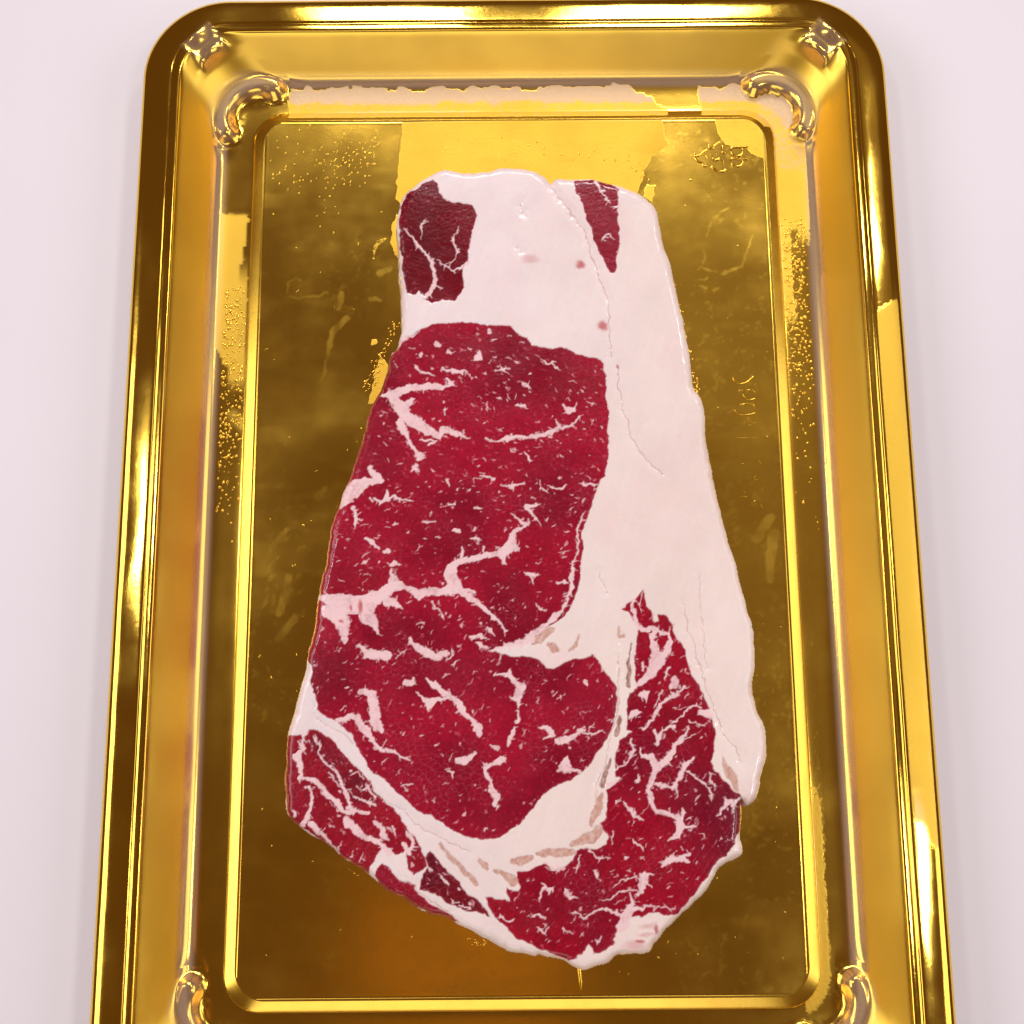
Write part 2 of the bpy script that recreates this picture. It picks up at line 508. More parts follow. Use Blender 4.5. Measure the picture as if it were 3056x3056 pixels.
FLOOR_SMEARS = [
    # (crop x, crop y, scale, strength, [(x, y, width)...])
    (680, 700, 3.864, 0.42, [(1310, 680, 60), (1280, 860, 50)]),
    (680, 700, 3.864, 0.36, [(1380, 960, 60), (1220, 1110, 70), (1170, 1300, 50), (1130, 1480, 40), (1080, 1680, 30)]),
    (680, 700, 3.864, 0.30, [(840, 530, 14), (780, 490, 18), (700, 560, 20), (680, 660, 14)]),
    (680, 700, 3.864, 0.30, [(690, 710, 18), (830, 735, 16), (950, 720, 22), (1060, 700, 20), (1150, 665, 12)]),
    (680, 700, 3.864, 0.30, [(1650, 740, 60), (1760, 760, 40)]),
    (680, 700, 3.864, 0.28, [(1760, 440, 90), (1860, 400, 60)]),
    (1850, 500, 3.864, 0.36, [(1255, 470, 12), (1170, 510, 36), (1080, 580, 36), (1025, 680, 30), (1010, 790, 20)]),
    (1850, 500, 3.864, 0.34, [(950, 940, 12), (960, 1000, 20), (985, 1060, 16), (970, 1100, 22)]),
    (1850, 500, 3.864, 0.34, [(890, 1170, 12), (940, 1140, 16), (1020, 1175, 22), (1120, 1195, 26)]),
    (1850, 500, 3.864, 0.36, [(1180, 1220, 26), (1270, 1180, 34), (1390, 1150, 40), (1440, 1050, 24), (1480, 930, 26), (1520, 770, 18)]),
    (1850, 500, 3.864, 0.20, [(1160, 730, 8), (1220, 900, 8)]),
    (1850, 500, 3.864, 0.20, [(1280, 680, 8), (1330, 830, 8)]),
    (1850, 500, 3.864, 0.34, [(910, 1300, 14), (970, 1300, 30), (1010, 1270, 20)]),
    (1850, 500, 3.864, 0.32, [(910, 1360, 14), (1000, 1395, 24)]),
    (1850, 500, 3.864, 0.30, [(1090, 1420, 30), (1140, 1390, 14)]),
    (300, 1000, 2.76, 0.30, [(1540, 1600, 40), (1430, 1720, 50), (1400, 1800, 30)]),
    (300, 1000, 2.76, 0.22, [(1790, 1330, 60), (1840, 1270, 40)]),
    (800, 1400, 1.932, 0.30, [(120, 620, 40), (90, 760, 50), (60, 830, 40)]),
    (800, 1400, 1.932, 0.22, [(150, 860, 40), (60, 980, 40)]),
    (1900, 900, 2.147, 0.30, [(860, 1380, 50), (770, 1520, 60)]),
    (1900, 900, 2.147, 0.30, [(880, 1480, 60), (860, 1620, 70), (850, 1780, 50)]),
]

def build_floor_panel():
    nx, ny = 430, 700
    r = 0.0062
    ys = np.linspace(-HY, HY, ny)
    d = np.clip(np.abs(ys) - (HY - r), 0, r)
    w = HX - r + np.sqrt(np.maximum(r * r - d * d, 1e-12))
    t = np.linspace(-1, 1, nx)
    U = w[:, None] * t[None, :]; Vv = np.repeat(ys[:, None], nx, 1)
    off = np.maximum(np.abs(U) - HX, np.abs(Vv) - HY)
    Z = Z_FLOOR + 0.00006 * lattice_noise(U + 1, Vv + 1, 0.018, 21) + 0.00004 * smoothstep(-0.0010, 0, off)
    Z -= 0.00025 * smoothstep(-0.0004, 0.0, off)
    matte = np.zeros(U.shape, np.float32); smear = np.zeros(U.shape, np.float32)
    wu = U + 0.0003 * lattice_noise(U + 1, Vv + 1, 0.0012, 22); wv = Vv + 0.0003 * lattice_noise(U + 1, Vv + 1, 0.0012, 23)
    for ox, oy, k, s, poly in FLOOR_PATCHES:
        sd = poly_sdf(wu, wv, px_tray(poly, Z_FLOOR, ox, oy, k))
        matte = np.maximum(matte, s * smoothstep(-0.00012, 0.00025, sd))
    for ox, oy, k, s, pts in FLOOR_SMEARS:
        q = px_tray([(a, b) for a, b, _ in pts], Z_FLOOR, ox, oy, k)
        rr = [c / k * 0.0000765 * 0.5 for *_, c in pts]
        sd = line_sdf(wu, wv, [(a[0], a[1], b) for a, b in zip(q, rr)])
        # a smear: broken, thin
        br = 0.75 + 0.35 * lattice_noise(U + 1, Vv + 1, 0.0016, 27)
        smear = np.maximum(smear, np.clip(br, 0.2, 1) * (0.15 + s * 0.9) * smoothstep(0.00030, -0.00015, sd))
    # faint greasy haze and rubbed streaks over the mirror floor
    hz = 0.30 * np.clip(lattice_noise(U + 1, Vv + 1, 0.016, 24) + 0.3, 0, 1) + 0.35 * np.clip(lattice_noise((U + 1) * 0.35, Vv + 1, 0.0022, 25) * lattice_noise(U + 1, Vv + 1, 0.011, 26), 0, 1)
    rot = lattice_noise(U * 0.8 + Vv * 0.6 + 1, -U * 0.6 + Vv * 0.8 + 1, 0.0013, 28) + 0.8 * lattice_noise(U * 0.3 - Vv * 0.95 + 1, U * 0.95 + Vv * 0.3 + 1, 0.0006, 30)
    hz += 0.30 * smoothstep(0.4, 1.1, rot) * smoothstep(0.0, 0.5, lattice_noise(U + 1, Vv + 1, 0.013, 29) + 0.6 * (U > 0.03))
    smear = np.maximum(smear, 0.6 * hz)
    V = np.stack([U.ravel(), Vv.ravel(), Z.ravel()], 1)
    i, j = np.meshgrid(np.arange(ny - 1), np.arange(nx - 1), indexing='ij')
    a = (i * nx + j).ravel()
    F = np.stack([a, a + 1, a + nx + 1, a + nx], 1)
    mesh_np('floor_panel', V, F, GOLD, tray, attrs={'matte': matte.ravel(), 'satin': smear.ravel()})
build_floor_panel()

def tube(pts, radii, seg=10, flat=1.0, caps=True):
    """tube along 3D points; returns V, F (quads)"""
    P = np.asarray(pts, float); n = len(P)
    T = np.gradient(P, axis=0); T /= np.linalg.norm(T, axis=1)[:, None] + 1e-12
    up = np.array([0, 0, 1.0])
    S = np.cross(T, up); S /= np.linalg.norm(S, axis=1)[:, None] + 1e-12
    U = np.cross(S, T)
    V = []
    for i in range(n):
        for k in range(seg):
            a = 2 * math.pi * k / seg
            V.append(P[i] + radii[i] * (math.cos(a) * S[i] + flat * math.sin(a) * U[i]))
    F = []
    for i in range(n - 1):
        for k in range(seg):
            k2 = (k + 1) % seg
            F.append((i * seg + k, (i + 1) * seg + k, (i + 1) * seg + k2, i * seg + k2))
    return np.array(V), np.array(F)

# embossed marks: strokes traced on the floor panel
MARK_RECYCLE = [   # crop 2020,380 scale 6.9
    [(640, 460), (560, 490), (470, 570), (370, 590), (350, 520)], [(355, 560), (380, 640), (440, 700), (520, 740), (560, 800), (630, 770)],
    [(640, 350), (680, 420), (750, 440), (770, 380), (840, 330), (900, 300)], [(940, 360), (940, 500), (1010, 540)],
    [(690, 790), (780, 870), (880, 910), (970, 900), (1020, 850)], [(960, 690), (950, 800)], [(910, 670), (960, 690)],
    [(600, 570), (640, 640)], [(690, 540), (715, 600)], [(720, 630), (780, 670), (850, 660), (880, 630)], [(815, 545), (830, 575)],
]
MARK_LETTERS = [   # two mirrored capitals lying on their side
    [(1480, 410), (1360, 410), (1200, 410), (1120, 420), (1120, 500), (1160, 560), (1240, 590), (1320, 570), (1350, 510), (1345, 430)],
    [(1480, 655), (1360, 655), (1200, 640), (1125, 640), (1125, 720), (1160, 780), (1240, 805), (1320, 780), (1345, 720), (1340, 660)],
]
MARK_CODE = [      # crop 2120,1080 scale 4.027
    [(265, 190), (290, 235), (350, 262), (420, 250), (480, 205), (520, 170)], [(540, 250), (530, 290)],
    [(340, 350), (390, 335)], [(430, 345), (490, 335), (530, 365)], [(385, 390), (420, 435), (480, 455), (540, 435)], [(290, 415), (330, 440)],
    [(350, 520), (430, 500), (510, 510), (535, 540)], [(285, 580), (320, 615), (380, 632), (470, 632), (540, 610)],
    [(380, 735), (430, 735)], [(505, 735), (545, 735)], [(460, 675), (462, 690)], [(455, 745), (480, 765)],
    [(315, 912), (580, 912)], [(510, 1415), (585, 1415)], [(520, 1400), (545, 1360)], [(435, 1395), (435, 1410)], [(480, 1455), (505, 1465)],
    [(365, 1620), (445, 1620)], [(600, 1705), (640, 1770)], [(580, 1180), (615, 1230)], [(400, 1540), (420, 1580)], [(370, 1220), (410, 1220)],
]
def build_marks():
    def strokes(name, data, ox, oy, k, r, label):
        VV, FF = [], []; base = 0
        for st in data:
            q = px_tray(st, Z_FLOOR, ox, oy, k)
            if len(q) > 2: q = catmull(q, 4, closed=False)
            n = len(q)
            rad = np.full(n, r); rad[0] = rad[-1] = r * 0.45
            V, F = tube(np.column_stack([q, np.full(n, Z_FLOOR + 0.00002)]), rad, 8, 0.9)
            VV.append(V); FF.append(F + base); base += len(V)
        V = np.concatenate(VV)
        o = mesh_np(name, V, np.concatenate(FF), GOLD, tray, attrs={'matte': np.zeros(len(V))})
        o['label'] = label
    strokes('recycling_mark', MARK_RECYCLE, 2020, 380, 6.9, 0.00030, 'embossed recycling triangle with a digit inside')
    strokes('embossed_letters', MARK_LETTERS, 2020, 380, 6.9, 0.00026, 'embossed mirrored letters beside the recycling triangle')
    strokes('embossed_code', MARK_CODE, 2120, 1080, 4.027, 0.00013, 'faint embossed mirrored mould code')
build_marks()

# ------------------------------------------------------------------ steak
Z_TOP = 0.0155
STEP = 0.00016
CROPS = {'A': (1100, 450, 1.932), 'B': (800, 1400, 1.932), 'C': (1500, 1700, 2.1467), 'D': (800, 2050, 2.1467),
         'E': (1300, 2100, 1.932), 'F': (0, 0, 1932 / 3056)}

def top_pts(spec):
    """list of (crop letter, [(x,y[,w])...]) -> plane points on the steak's top"""
    out = []
    for c, pts in spec:
        ox, oy, k = CROPS[c]
        for p in pts:
            x, y = plane_pt(ox + p[0] / k, oy + p[1] / k, Z_TOP)
            if len(p) == 3:
                out.append((float(x), float(y), max(p[2] / k * 0.0000725 * 0.50, 0.00006)))
            else:
                out.append((float(x), float(y)))
    return out

OUTLINE = [
    ('A', [(185, 330), (215, 250), (290, 200), (360, 155), (400, 130), (450, 115), (520, 135), (600, 138), (700, 128), (770, 110),
           (860, 110), (950, 125), (1000, 160), (1050, 205), (1085, 178), (1180, 178), (1280, 172), (1380, 190), (1450, 215),
           (1540, 255), (1620, 310), (1655, 360), (1680, 450), (1710, 580), (1750, 720), (1790, 900), (1830, 1130), (1870, 1370),
           (1905, 1420), (1932, 1500)]),
    ('F', [(1330, 830), (1352, 930), (1362, 980), (1388, 1070)]),
    ('C', [(1555, 220), (1590, 350), (1610, 480), (1615, 600), (1595, 720), (1600, 800), (1640, 930), (1672, 1000), (1690, 1120),
           (1680, 1220), (1655, 1310), (1640, 1400), (1625, 1470), (1570, 1510), (1535, 1490), (1532, 1580), (1520, 1660),
           (1508, 1720), (1525, 1770), (1520, 1830)]),
    ('E', [(1640, 945), (1560, 1060), (1490, 1140), (1400, 1225), (1320, 1310), (1250, 1400), (1200, 1440), (1060, 1450),
           (1000, 1490), (930, 1510), (850, 1535), (790, 1510), (740, 1475), (600, 1450), (570, 1458), (500, 1440), (410, 1425),
           (330, 1370), (250, 1325)]),
    ('D', [(1250, 1530), (1150, 1480), (1000, 1435), (870, 1350), (750, 1295), (640, 1190), (500, 1100), (330, 970), (180, 870),
           (120, 800), (112, 700), (112, 520), (125, 400), (135, 300), (160, 180), (190, 60)]),
    ('B', [(185, 1250), (222, 1150), (230, 1050), (260, 960), (280, 850), (295, 750), (320, 620), (345, 480), (370, 350),
           (395, 260), (420, 200), (450, 100), (490, 20)]),
    ('A', [(20, 1480), (70, 1380), (110, 1270), (135, 1170), (165, 1150), (190, 1060), (190, 900), (185, 800), (175, 700),
           (175, 600), (165, 500), (172, 400)]),
]

MUSCLES = [
    # name, label, colour, second colour, polygon spec
    ('lean_muscle', 'dark red lean piece with thin branching veins', (126, 4, 28), (104, 0, 20), [
        ('A', [(365, 158), (395, 180), (415, 220), (440, 265), (455, 290), (520, 290), (590, 315), (620, 340), (632, 375), (615, 430),
               (598, 470), (595, 540), (580, 580), (580, 640), (565, 650), (548, 670), (545, 740), (552, 780), (540, 820), (500, 858),
               (430, 860), (370, 872), (325, 862), (330, 845), (300, 828), (285, 815), (270, 835), (240, 838), (215, 820), (205, 760),
               (188, 680), (182, 560), (175, 470), (175, 380), (190, 300), (225, 235), (285, 200)])]),
    ('lean_muscle', 'narrow red lean wedge in the fat edge', (152, 26, 52), (140, 8, 38), [
        ('A', [(1185, 170), (1290, 160), (1380, 182), (1448, 222), (1445, 310), (1440, 360), (1447, 420), (1440, 480), (1445, 560),
               (1437, 600), (1440, 660), (1418, 708), (1390, 700), (1370, 650), (1330, 590), (1295, 530), (1280, 450), (1250, 370),
               (1225, 280), (1195, 230)])]),
    ('lean_muscle', 'large red marbled eye of the steak', (170, 16, 50), (138, 8, 40), [
        ('A', [(60, 1200), (185, 1100), (215, 1065), (290, 1030), (370, 1000), (450, 988), (540, 985), (640, 990), (740, 1000), (820, 1010),
               (850, 1045), (900, 1075), (945, 1110), (990, 1125), (1060, 1140), (1130, 1140), (1200, 1170), (1270, 1190), (1330, 1190),
               (1360, 1230), (1372, 1290), (1370, 1400), (1378, 1500), (1388, 1600), (1385, 1700), (1375, 1800), (1360, 1880)]),
        ('B', [(1915, 70), (1890, 150), (1850, 230), (1820, 320), (1810, 400), (1812, 460), (1800, 540), (1792, 620), (1785, 690),
               (1755, 750), (1735, 800), (1710, 850), (1650, 895), (1560, 945), (1480, 990), (1400, 1020), (1300, 1050), (1265, 1056),
               (1300, 1060), (1400, 1075), (1500, 1080), (1570, 1110), (1610, 1140), (1650, 1150), (1700, 1120), (1760, 1105),
               (1830, 1095), (1865, 1060), (1890, 1100)]),
        ('C', [(650, 640), (690, 680), (720, 740), (728, 800), (725, 870), (715, 960), (700, 1040), (670, 1100), (600, 1190), (560, 1250),
               (500, 1300), (430, 1350), (330, 1390), (260, 1450), (200, 1520), (130, 1600), (60, 1660), (0, 1695)]),
        ('D', [(1480, 965), (1420, 978), (1330, 960), (1270, 970), (1200, 930), (1120, 870), (1000, 810), (900, 750), (820, 680),
               (760, 610), (690, 570), (640, 530), (600, 460), (560, 370), (530, 310), (480, 260), (450, 215), (410, 200), (350, 170),
               (320, 100), (300, 30)]),
        ('B', [(245, 1215), (250, 1130), (200, 1080), (240, 850), (270, 600), (320, 350), (380, 150)])]),
    ('lean_muscle', 'deep red lean cap with heavy feathered marbling', (160, 6, 40), (124, 8, 40), [
        ('C', [(905, 130), (925, 190), (930, 240), (960, 270), (965, 350), (985, 340), (1000, 300), (1030, 290), (1065, 320), (1100, 370),
               (1115, 440), (1150, 490), (1180, 570), (1210, 660), (1250, 720), (1280, 790), (1310, 850), (1315, 890), (1270, 905),
               (1250, 920), (1300, 940), (1340, 950), (1345, 1010), (1355, 1060), (1345, 1140), (1340, 1240), (1370, 1290), (1430, 1350),
               (1480, 1410), (1510, 1440), (1545, 1500), (1550, 1580), (1525, 1670), (1490, 1740)]),
        ('E', [(1720, 820), (1680, 870), (1630, 925), (1560, 1030), (1500, 1110), (1400, 1215), (1330, 1220), (1240, 1215), (1150, 1230),
               (1110, 1250), (1090, 1270), (1050, 1290), (1045, 1350), (1020, 1400), (960, 1435), (920, 1450), (915, 1420), (880, 1400),
               (850, 1440), (800, 1478), (760, 1490), (700, 1460), (640, 1435), (580, 1415), (540, 1380), (480, 1350), (440, 1320),
               (400, 1280), (340, 1240), (310, 1190), (290, 1110), (330, 1110), (380, 1130), (430, 1145), (400, 1080), (400, 1055),
               (440, 1080), (480, 1085), (485, 1060), (470, 1020), (480, 970), (540, 965), (600, 930), (630, 915), (680, 950), (740, 950),
               (790, 910), (815, 845), (880, 835), (930, 835), (975, 815), (985, 770), (970, 730), (950, 705), (975, 660), (990, 600),
               (1000, 540), (995, 500), (1040, 470), (1085, 440), (1050, 420), (1045, 380), (1045, 320), (1060, 250)]),
        ('C', [(745, 1110), (840, 1040), (800, 1040), (800, 970), (795, 900), (790, 840), (805, 790), (850, 740), (840, 690), (855, 620),
               (850, 520), (850, 430), (860, 380), (830, 330), (810, 270), (775, 250), (800, 220), (850, 190), (870, 160)])]),
    ('lean_muscle', 'ragged red and purple lean strip along the cut edge', (160, 16, 42), (106, 20, 38), [
        ('D', [(100, 330), (150, 315), (200, 310), (215, 330), (240, 310), (250, 275), (330, 290), (400, 330), (460, 390), (500, 440),
               (560, 520), (620, 580), (680, 640), (740, 720), (780, 760), (830, 820), (880, 880), (920, 930), (950, 960), (980, 1020),
               (1010, 1090), (1010, 1150), (980, 1180), (950, 1190), (930, 1205), (900, 1160), (880, 1100), (870, 1040), (850, 1060),
               (800, 1065), (760, 1020), (725, 1010), (720, 1050), (690, 1110), (655, 1140), (640, 1200), (560, 1160), (480, 1110),
               (330, 985), (170, 880), (100, 800), (95, 600)])]),
    ('lean_muscle', 'small smooth red lean tip by the torn flap', (158, 22, 50), (140, 12, 36), [
        ('D', [(690, 1205), (698, 1160), (740, 1135), (780, 1160), (800, 1200), (850, 1245), (900, 1262), (945, 1275), (940, 1310),
               (1000, 1360), (1120, 1440), (1220, 1515), (1100, 1500), (850, 1370), (720, 1290)])]),
    ('lean_muscle', 'dark red lean wedge between fat seams', (122, 8, 34), (96, 8, 30), [
        ('D', [(1030, 1045), (1080, 1080), (1120, 1140), (1160, 1200), (1220, 1250), (1280, 1320), (1350, 1380), (1395, 1430), (1415, 1480),
               (1340, 1440), (1270, 1450), (1200, 1400), (1100, 1340), (1030, 1310), (970, 1300), (975, 1260), (990, 1200), (1020, 1150),
               (1010, 1090)])]),
]

# fat veins: crop letter -> polylines (x, y, width)
VEINS = {
'A': [
    [(80,1405,15),(140,1400,60),(220,1370,50),(320,1350,40),(420,1355,35),(490,1350,5)],
    [(450,1310,10),(470,1340,25),(490,1355,4)],
    [(150,1420,60),(190,1480,70),(250,1440,12)],
    [(180,1460,60),(220,1530,70),(300,1590,55),(370,1620,45),(400,1640,30),(430,1610,40),(510,1630,25),(590,1660,5)],
    [(180,1560,40),(210,1620,30),(240,1680,18),(275,1740,20),(290,1770,40),(320,1770,4)],
    [(310,1660,10),(380,1665,15),(350,1700,12)],
    [(670,1660,8),(750,1670,10),(800,1665,30),(880,1645,22),(950,1640,22),(1020,1630,25),(1090,1600,18),(1150,1600,16),(1190,1550,12),(1210,1525,8)],
    [(1080,1550,8),(1110,1590,16)], [(260,1230,5),(290,1255,12),(340,1270,20),(385,1285,4)],
    [(430,1245,8),(480,1265,20),(540,1275,25),(560,1260,8)], [(560,1265,6),(600,1310,6)],
    [(720,1265,6),(770,1260,14),(820,1250,4)], [(780,1260,6),(810,1290,4)],
    [(1010,1205,6),(1050,1220,14),(1090,1215,5)], [(1060,1220,8),(1090,1255,8)],
    [(612,1205,10),(632,1180,40),(640,1150,4)], [(690,1020,8),(697,1032,30)], [(390,1110,26),(402,1112,26)],
    [(450,1130,6),(460,1165,18),(470,1180,4)], [(310,1170,25),(310,1190,10)], [(880,1335,10),(910,1355,20),(935,1380,5)],
    [(850,1465,12),(885,1478,14),(920,1482,4)], [(435,1530,6),(440,1490,14),(460,1485,4)], [(680,1490,8),(690,1450,6)],
    [(1115,1465,8),(1150,1495,40),(1190,1480,8),(1205,1465,4)], [(890,1740,6),(920,1770,16),(950,1795,4)],
    [(240,1835,10),(265,1820,38),(295,1840,10)], [(650,1880,8),(730,1900,6)], [(0,1820,20),(40,1870,30),(75,1900,20)],
    [(205,440,4),(265,535,14),(330,600,18),(370,650,26),(380,720,24),(390,765,24),(350,820,22),(310,850,20)],
    [(395,765,12),(430,795,6)], [(400,625,5),(440,665,8),(490,688,8),(550,660,14),(580,640,16)],
    [(320,390,3),(305,430,6),(305,510,4)], [(520,440,4),(495,500,7),(505,560,9),(495,620,6),(450,655,3)], [(505,575,5),(530,572,4)],
    [(1310,175,26),(1330,220,12),(1380,280,5),(1400,300,4)], [(1340,520,5),(1375,480,7),(1410,520,5)], [(1450,310,14),(1420,330,6)],
    [(130,1160,18),(175,1120,22),(215,1070,16),(290,1035,6)],
],
'B': [
    [(425,200,40),(460,150,100),(520,90,95),(590,70,40),(640,60,40),(600,10,30)],
    [(480,230,16),(510,270,24),(500,330,5)], [(510,275,16),(545,290,4)], [(580,150,12),(590,185,10)],
    [(610,160,15),(650,190,25),(690,170,35),(685,120,10)], [(690,170,14),(730,145,10),(770,170,12),(820,185,14)],
    [(1225,50,5),(1310,70,8)], [(1340,85,6),(1400,95,25),(1480,80,8)], [(1580,60,6),(1575,115,6)], [(1610,90,8),(1680,110,14),(1715,85,8)],
    [(1790,75,6),(1830,100,14),(1900,95,6)], [(1490,200,8),(1505,210,28),(1540,200,8)], [(1500,220,22),(1520,270,10),(1570,330,4)],
    [(1400,265,5),(1450,285,12),(1490,325,20),(1505,330,6)],
    [(1490,330,14),(1440,355,30),(1410,380,50),(1400,440,50),(1360,480,60),(1320,490,40),(1250,500,34),(1170,515,36),(1100,530,36),(1060,560,60),(1060,620,75),(1075,680,80),(1000,700,40),(930,705,45),(870,725,50),(820,695,25)],
    [(1420,455,40),(1447,475,5)], [(1350,500,50),(1380,555,6)], [(1110,450,16),(1120,510,12)], [(1240,430,10),(1245,480,8)],
    [(1090,690,50),(1160,740,40),(1220,800,30),(1300,860,18),(1375,925,14)], [(1130,700,24),(1185,705,8)],
    [(820,695,14),(760,680,40),(720,650,50),(705,590,10)], [(710,560,30),(725,550,30),(762,555,5)], [(670,478,20),(690,482,28)],
    [(570,400,25),(610,440,20),(640,465,6)],
    [(740,680,70),(680,710,70),(620,740,90),(560,790,130),(480,800,140),(400,770,120),(340,750,70),(280,740,30)],
    [(330,820,60),(420,860,80),(430,930,70),(440,1000,25)], [(560,850,80),(620,890,45),(640,940,15)], [(690,770,60),(780,800,10)],
    [(950,755,14),(990,820,10),(1020,865,6)], [(1160,965,12),(1220,970,18),(1270,985,5)], [(1265,930,25),(1295,960,6)],
    [(1200,1000,6),(1230,1030,22),(1270,1045,5)], [(800,985,16),(850,1020,38),(920,1055,42),(980,1070,38),(1040,1058,20)],
    [(1030,1100,8),(1070,1060,8)], [(1065,1125,12),(1110,1105,4)], [(520,1025,20),(560,1060,30),(620,1078,36),(690,1080,36),(700,1092,6)],
    [(735,1090,5),(785,1045,6)], [(795,1240,40),(835,1245,30),(820,1212,10)],
    [(910,1215,14),(970,1240,35),(1020,1280,30),(1050,1310,35),(1100,1360,40),(1130,1410,30),(1180,1450,25),(1210,1490,60),(1220,1530,20)],
    [(1040,1320,20),(980,1330,25),(930,1355,55),(900,1330,30),(860,1290,6)], [(925,1360,36),(925,1395,12)],
    [(1310,1195,6),(1380,1190,30),(1390,1160,12)], [(1390,1200,25),(1420,1230,25),(1460,1250,50),(1440,1310,35),(1420,1330,30),(1385,1318,4)],
    [(1430,1330,25),(1437,1375,8)], [(1436,1395,8),(1445,1455,16),(1425,1465,6)],
    [(530,1285,25),(600,1300,60),(610,1350,70),(620,1400,60),(610,1460,60),(660,1500,20)],
    [(400,1445,20),(460,1430,25),(510,1450,40),(530,1500,40),(570,1520,50),(600,1570,25),(650,1620,20),(730,1640,14),(800,1660,12),(830,1675,6)],
    [(1415,1495,8),(1413,1535,22),(1390,1590,12)], [(1565,1490,8),(1610,1485,30),(1630,1530,35),(1590,1560,8)],
    [(1660,1565,35),(1720,1555,45),(1770,1530,20),(1830,1500,14)], [(1790,1520,10),(1880,1530,10),(1932,1510,6)],
    [(1085,1675,22),(1140,1680,45),(1195,1640,14)], [(1290,1605,12),(1320,1615,34)],
    [(1345,1672,34),(1300,1690,18),(1250,1720,25),(1260,1760,25),(1280,1790,20),(1290,1850,30),(1320,1890,40),(1310,1940,30)],
    [(1660,1745,12),(1710,1715,62),(1720,1650,10)], [(1710,1735,40),(1800,1750,6)], [(1830,1220,28),(1838,1240,20)],
    [(1020,1750,6),(1060,1755,22),(1065,1790,5)], [(770,1835,8),(830,1820,10)], [(1480,605,10),(1520,615,22),(1560,620,10)],
    [(1520,630,14),(1530,660,4)], [(1670,650,14),(1720,650,8)], [(1550,780,6),(1580,810,12),(1592,798,5)], [(1060,350,10),(1085,352,28)],
    [(890,300,6),(970,300,8)], [(1160,395,8),(1220,405,16)], [(1030,60,20),(1052,100,5)], [(880,875,6),(900,880,8)],
    [(1815,250,6),(1780,350,10),(1792,410,10),(1770,480,8),(1752,560,10),(1740,620,20),(1745,680,20),(1720,730,14),(1710,780,12),(1690,820,26),(1620,890,28),(1550,940,32),(1470,985,28),(1400,1018,20),(1300,1050,10)],
    [(1190,60,4),(1230,64,5)], [(1050,215,12),(1085,212,10)], [(1200,215,16),(1240,220,6)], [(1600,290,6),(1590,300,10)],
],
'C': [
    [(840,200,14),(835,300,20),(860,370,25),(920,400,28),(960,380,20)], [(900,150,5),(880,230,6),(890,280,4)],
    [(970,380,22),(960,450,28),(980,520,55),(1000,570,85),(980,640,65),(900,710,36),(850,740,26)],
    [(980,380,20),(1010,400,16),(1060,400,14),(1070,450,32),(1050,520,46),(1020,580,55)],
    [(905,595,12),(900,640,10)], [(1100,710,26),(1110,738,46),(1075,755,20)],
    [(1170,740,14),(1120,790,16),(1060,830,20),(1000,900,22),(950,970,18),(910,1030,10)], [(1025,770,5),(985,870,8)],
    [(870,790,26),(910,800,36),(920,840,10)], [(815,950,15),(850,922,55),(890,920,10)],
    [(980,1040,12),(1000,1090,28),(1040,1030,16),(1110,1000,22)], [(1000,1090,22),(992,1125,8)], [(1090,980,8),(1160,930,10),(1200,880,14),(1230,850,6)],
    [(1230,870,12),(1270,880,8)], [(1265,910,26),(1330,935,36)], [(830,1090,18),(820,1130,12),(840,1170,10),(800,1240,10),(730,1275,14)],
    [(880,1160,6),(900,1190,24),(950,1200,36),(960,1240,38),(985,1270,56),(1030,1240,46),(1080,1180,34),(1130,1110,33),(1170,1070,20),(1200,1010,10)],
    [(1170,1080,10),(1230,1060,5)],
    [(980,1280,46),(970,1340,34),(940,1400,27),(950,1470,29),(990,1550,29),(1040,1555,25),(1100,1580,30),(1140,1610,48),(1150,1660,56),(1120,1710,38),(1080,1740,18)],
    [(1150,1530,14),(1150,1590,30)], [(1180,1660,20),(1250,1650,8)],
    [(1220,1210,12),(1180,1250,32),(1140,1290,24),(1120,1350,19),(1100,1390,19),(1040,1390,22),(980,1380,14)],
    [(1180,1290,12),(1250,1330,12),(1310,1370,14),(1330,1420,10),(1340,1480,6)], [(1330,1300,8),(1340,1370,14),(1380,1390,8)],
    [(1110,1400,8),(1125,1440,5)], [(1380,1580,5),(1420,1520,12),(1440,1480,28),(1490,1490,20),(1510,1470,12)], [(1480,1500,12),(1470,1560,5)],
    [(880,1330,10),(860,1370,22)], [(780,1490,6),(820,1540,20),(850,1570,18),(910,1600,5)], [(730,1490,14),(760,1480,4)],
    [(690,1370,40),(770,1350,10)], [(850,1740,8),(890,1780,12),(900,1810,5)], [(1030,1870,14),(1100,1860,25),(1150,1830,28),(1190,1810,10)],
    [(700,1690,10),(690,1760,6)], [(1200,970,10),(1290,1000,6)], [(1070,630,16),(1050,700,10)],
],
'D': [
    [(215,300,14),(215,400,14),(185,450,46),(210,520,33),(215,560,20),(200,610,6)],
    [(310,330,8),(320,420,10),(370,490,10),(430,550,12),(470,620,20),(500,690,27),(530,770,25),(560,800,28),(640,800,20)],
    [(220,560,10),(300,620,26),(370,690,34),(430,730,28),(490,790,28),(530,800,22)],
    [(260,640,20),(280,700,14),(270,760,14),(250,830,25),(225,880,30)],
    [(500,830,28),(530,890,46),(580,940,38),(660,970,28),(730,1000,30),(760,1050,50)],
    [(690,870,18),(740,930,32),(770,970,18)], [(800,900,14),(820,950,8)], [(560,700,10),(620,720,13),(680,740,18)],
    [(640,640,10),(700,700,14)], [(900,930,32),(930,990,24),(890,1060,33),(870,1000,28)],
    [(270,870,36),(320,920,33),(400,1000,18),(450,1070,16)], [(1030,1160,16),(1040,1170,12)], [(1100,1220,12),(1150,1270,15)],
    [(520,570,5),(560,540,7),(600,590,5)], [(560,640,6),(620,660,8),(660,620,5)], [(380,560,5),(460,640,6)], [(150,800,16),(170,830,14)],
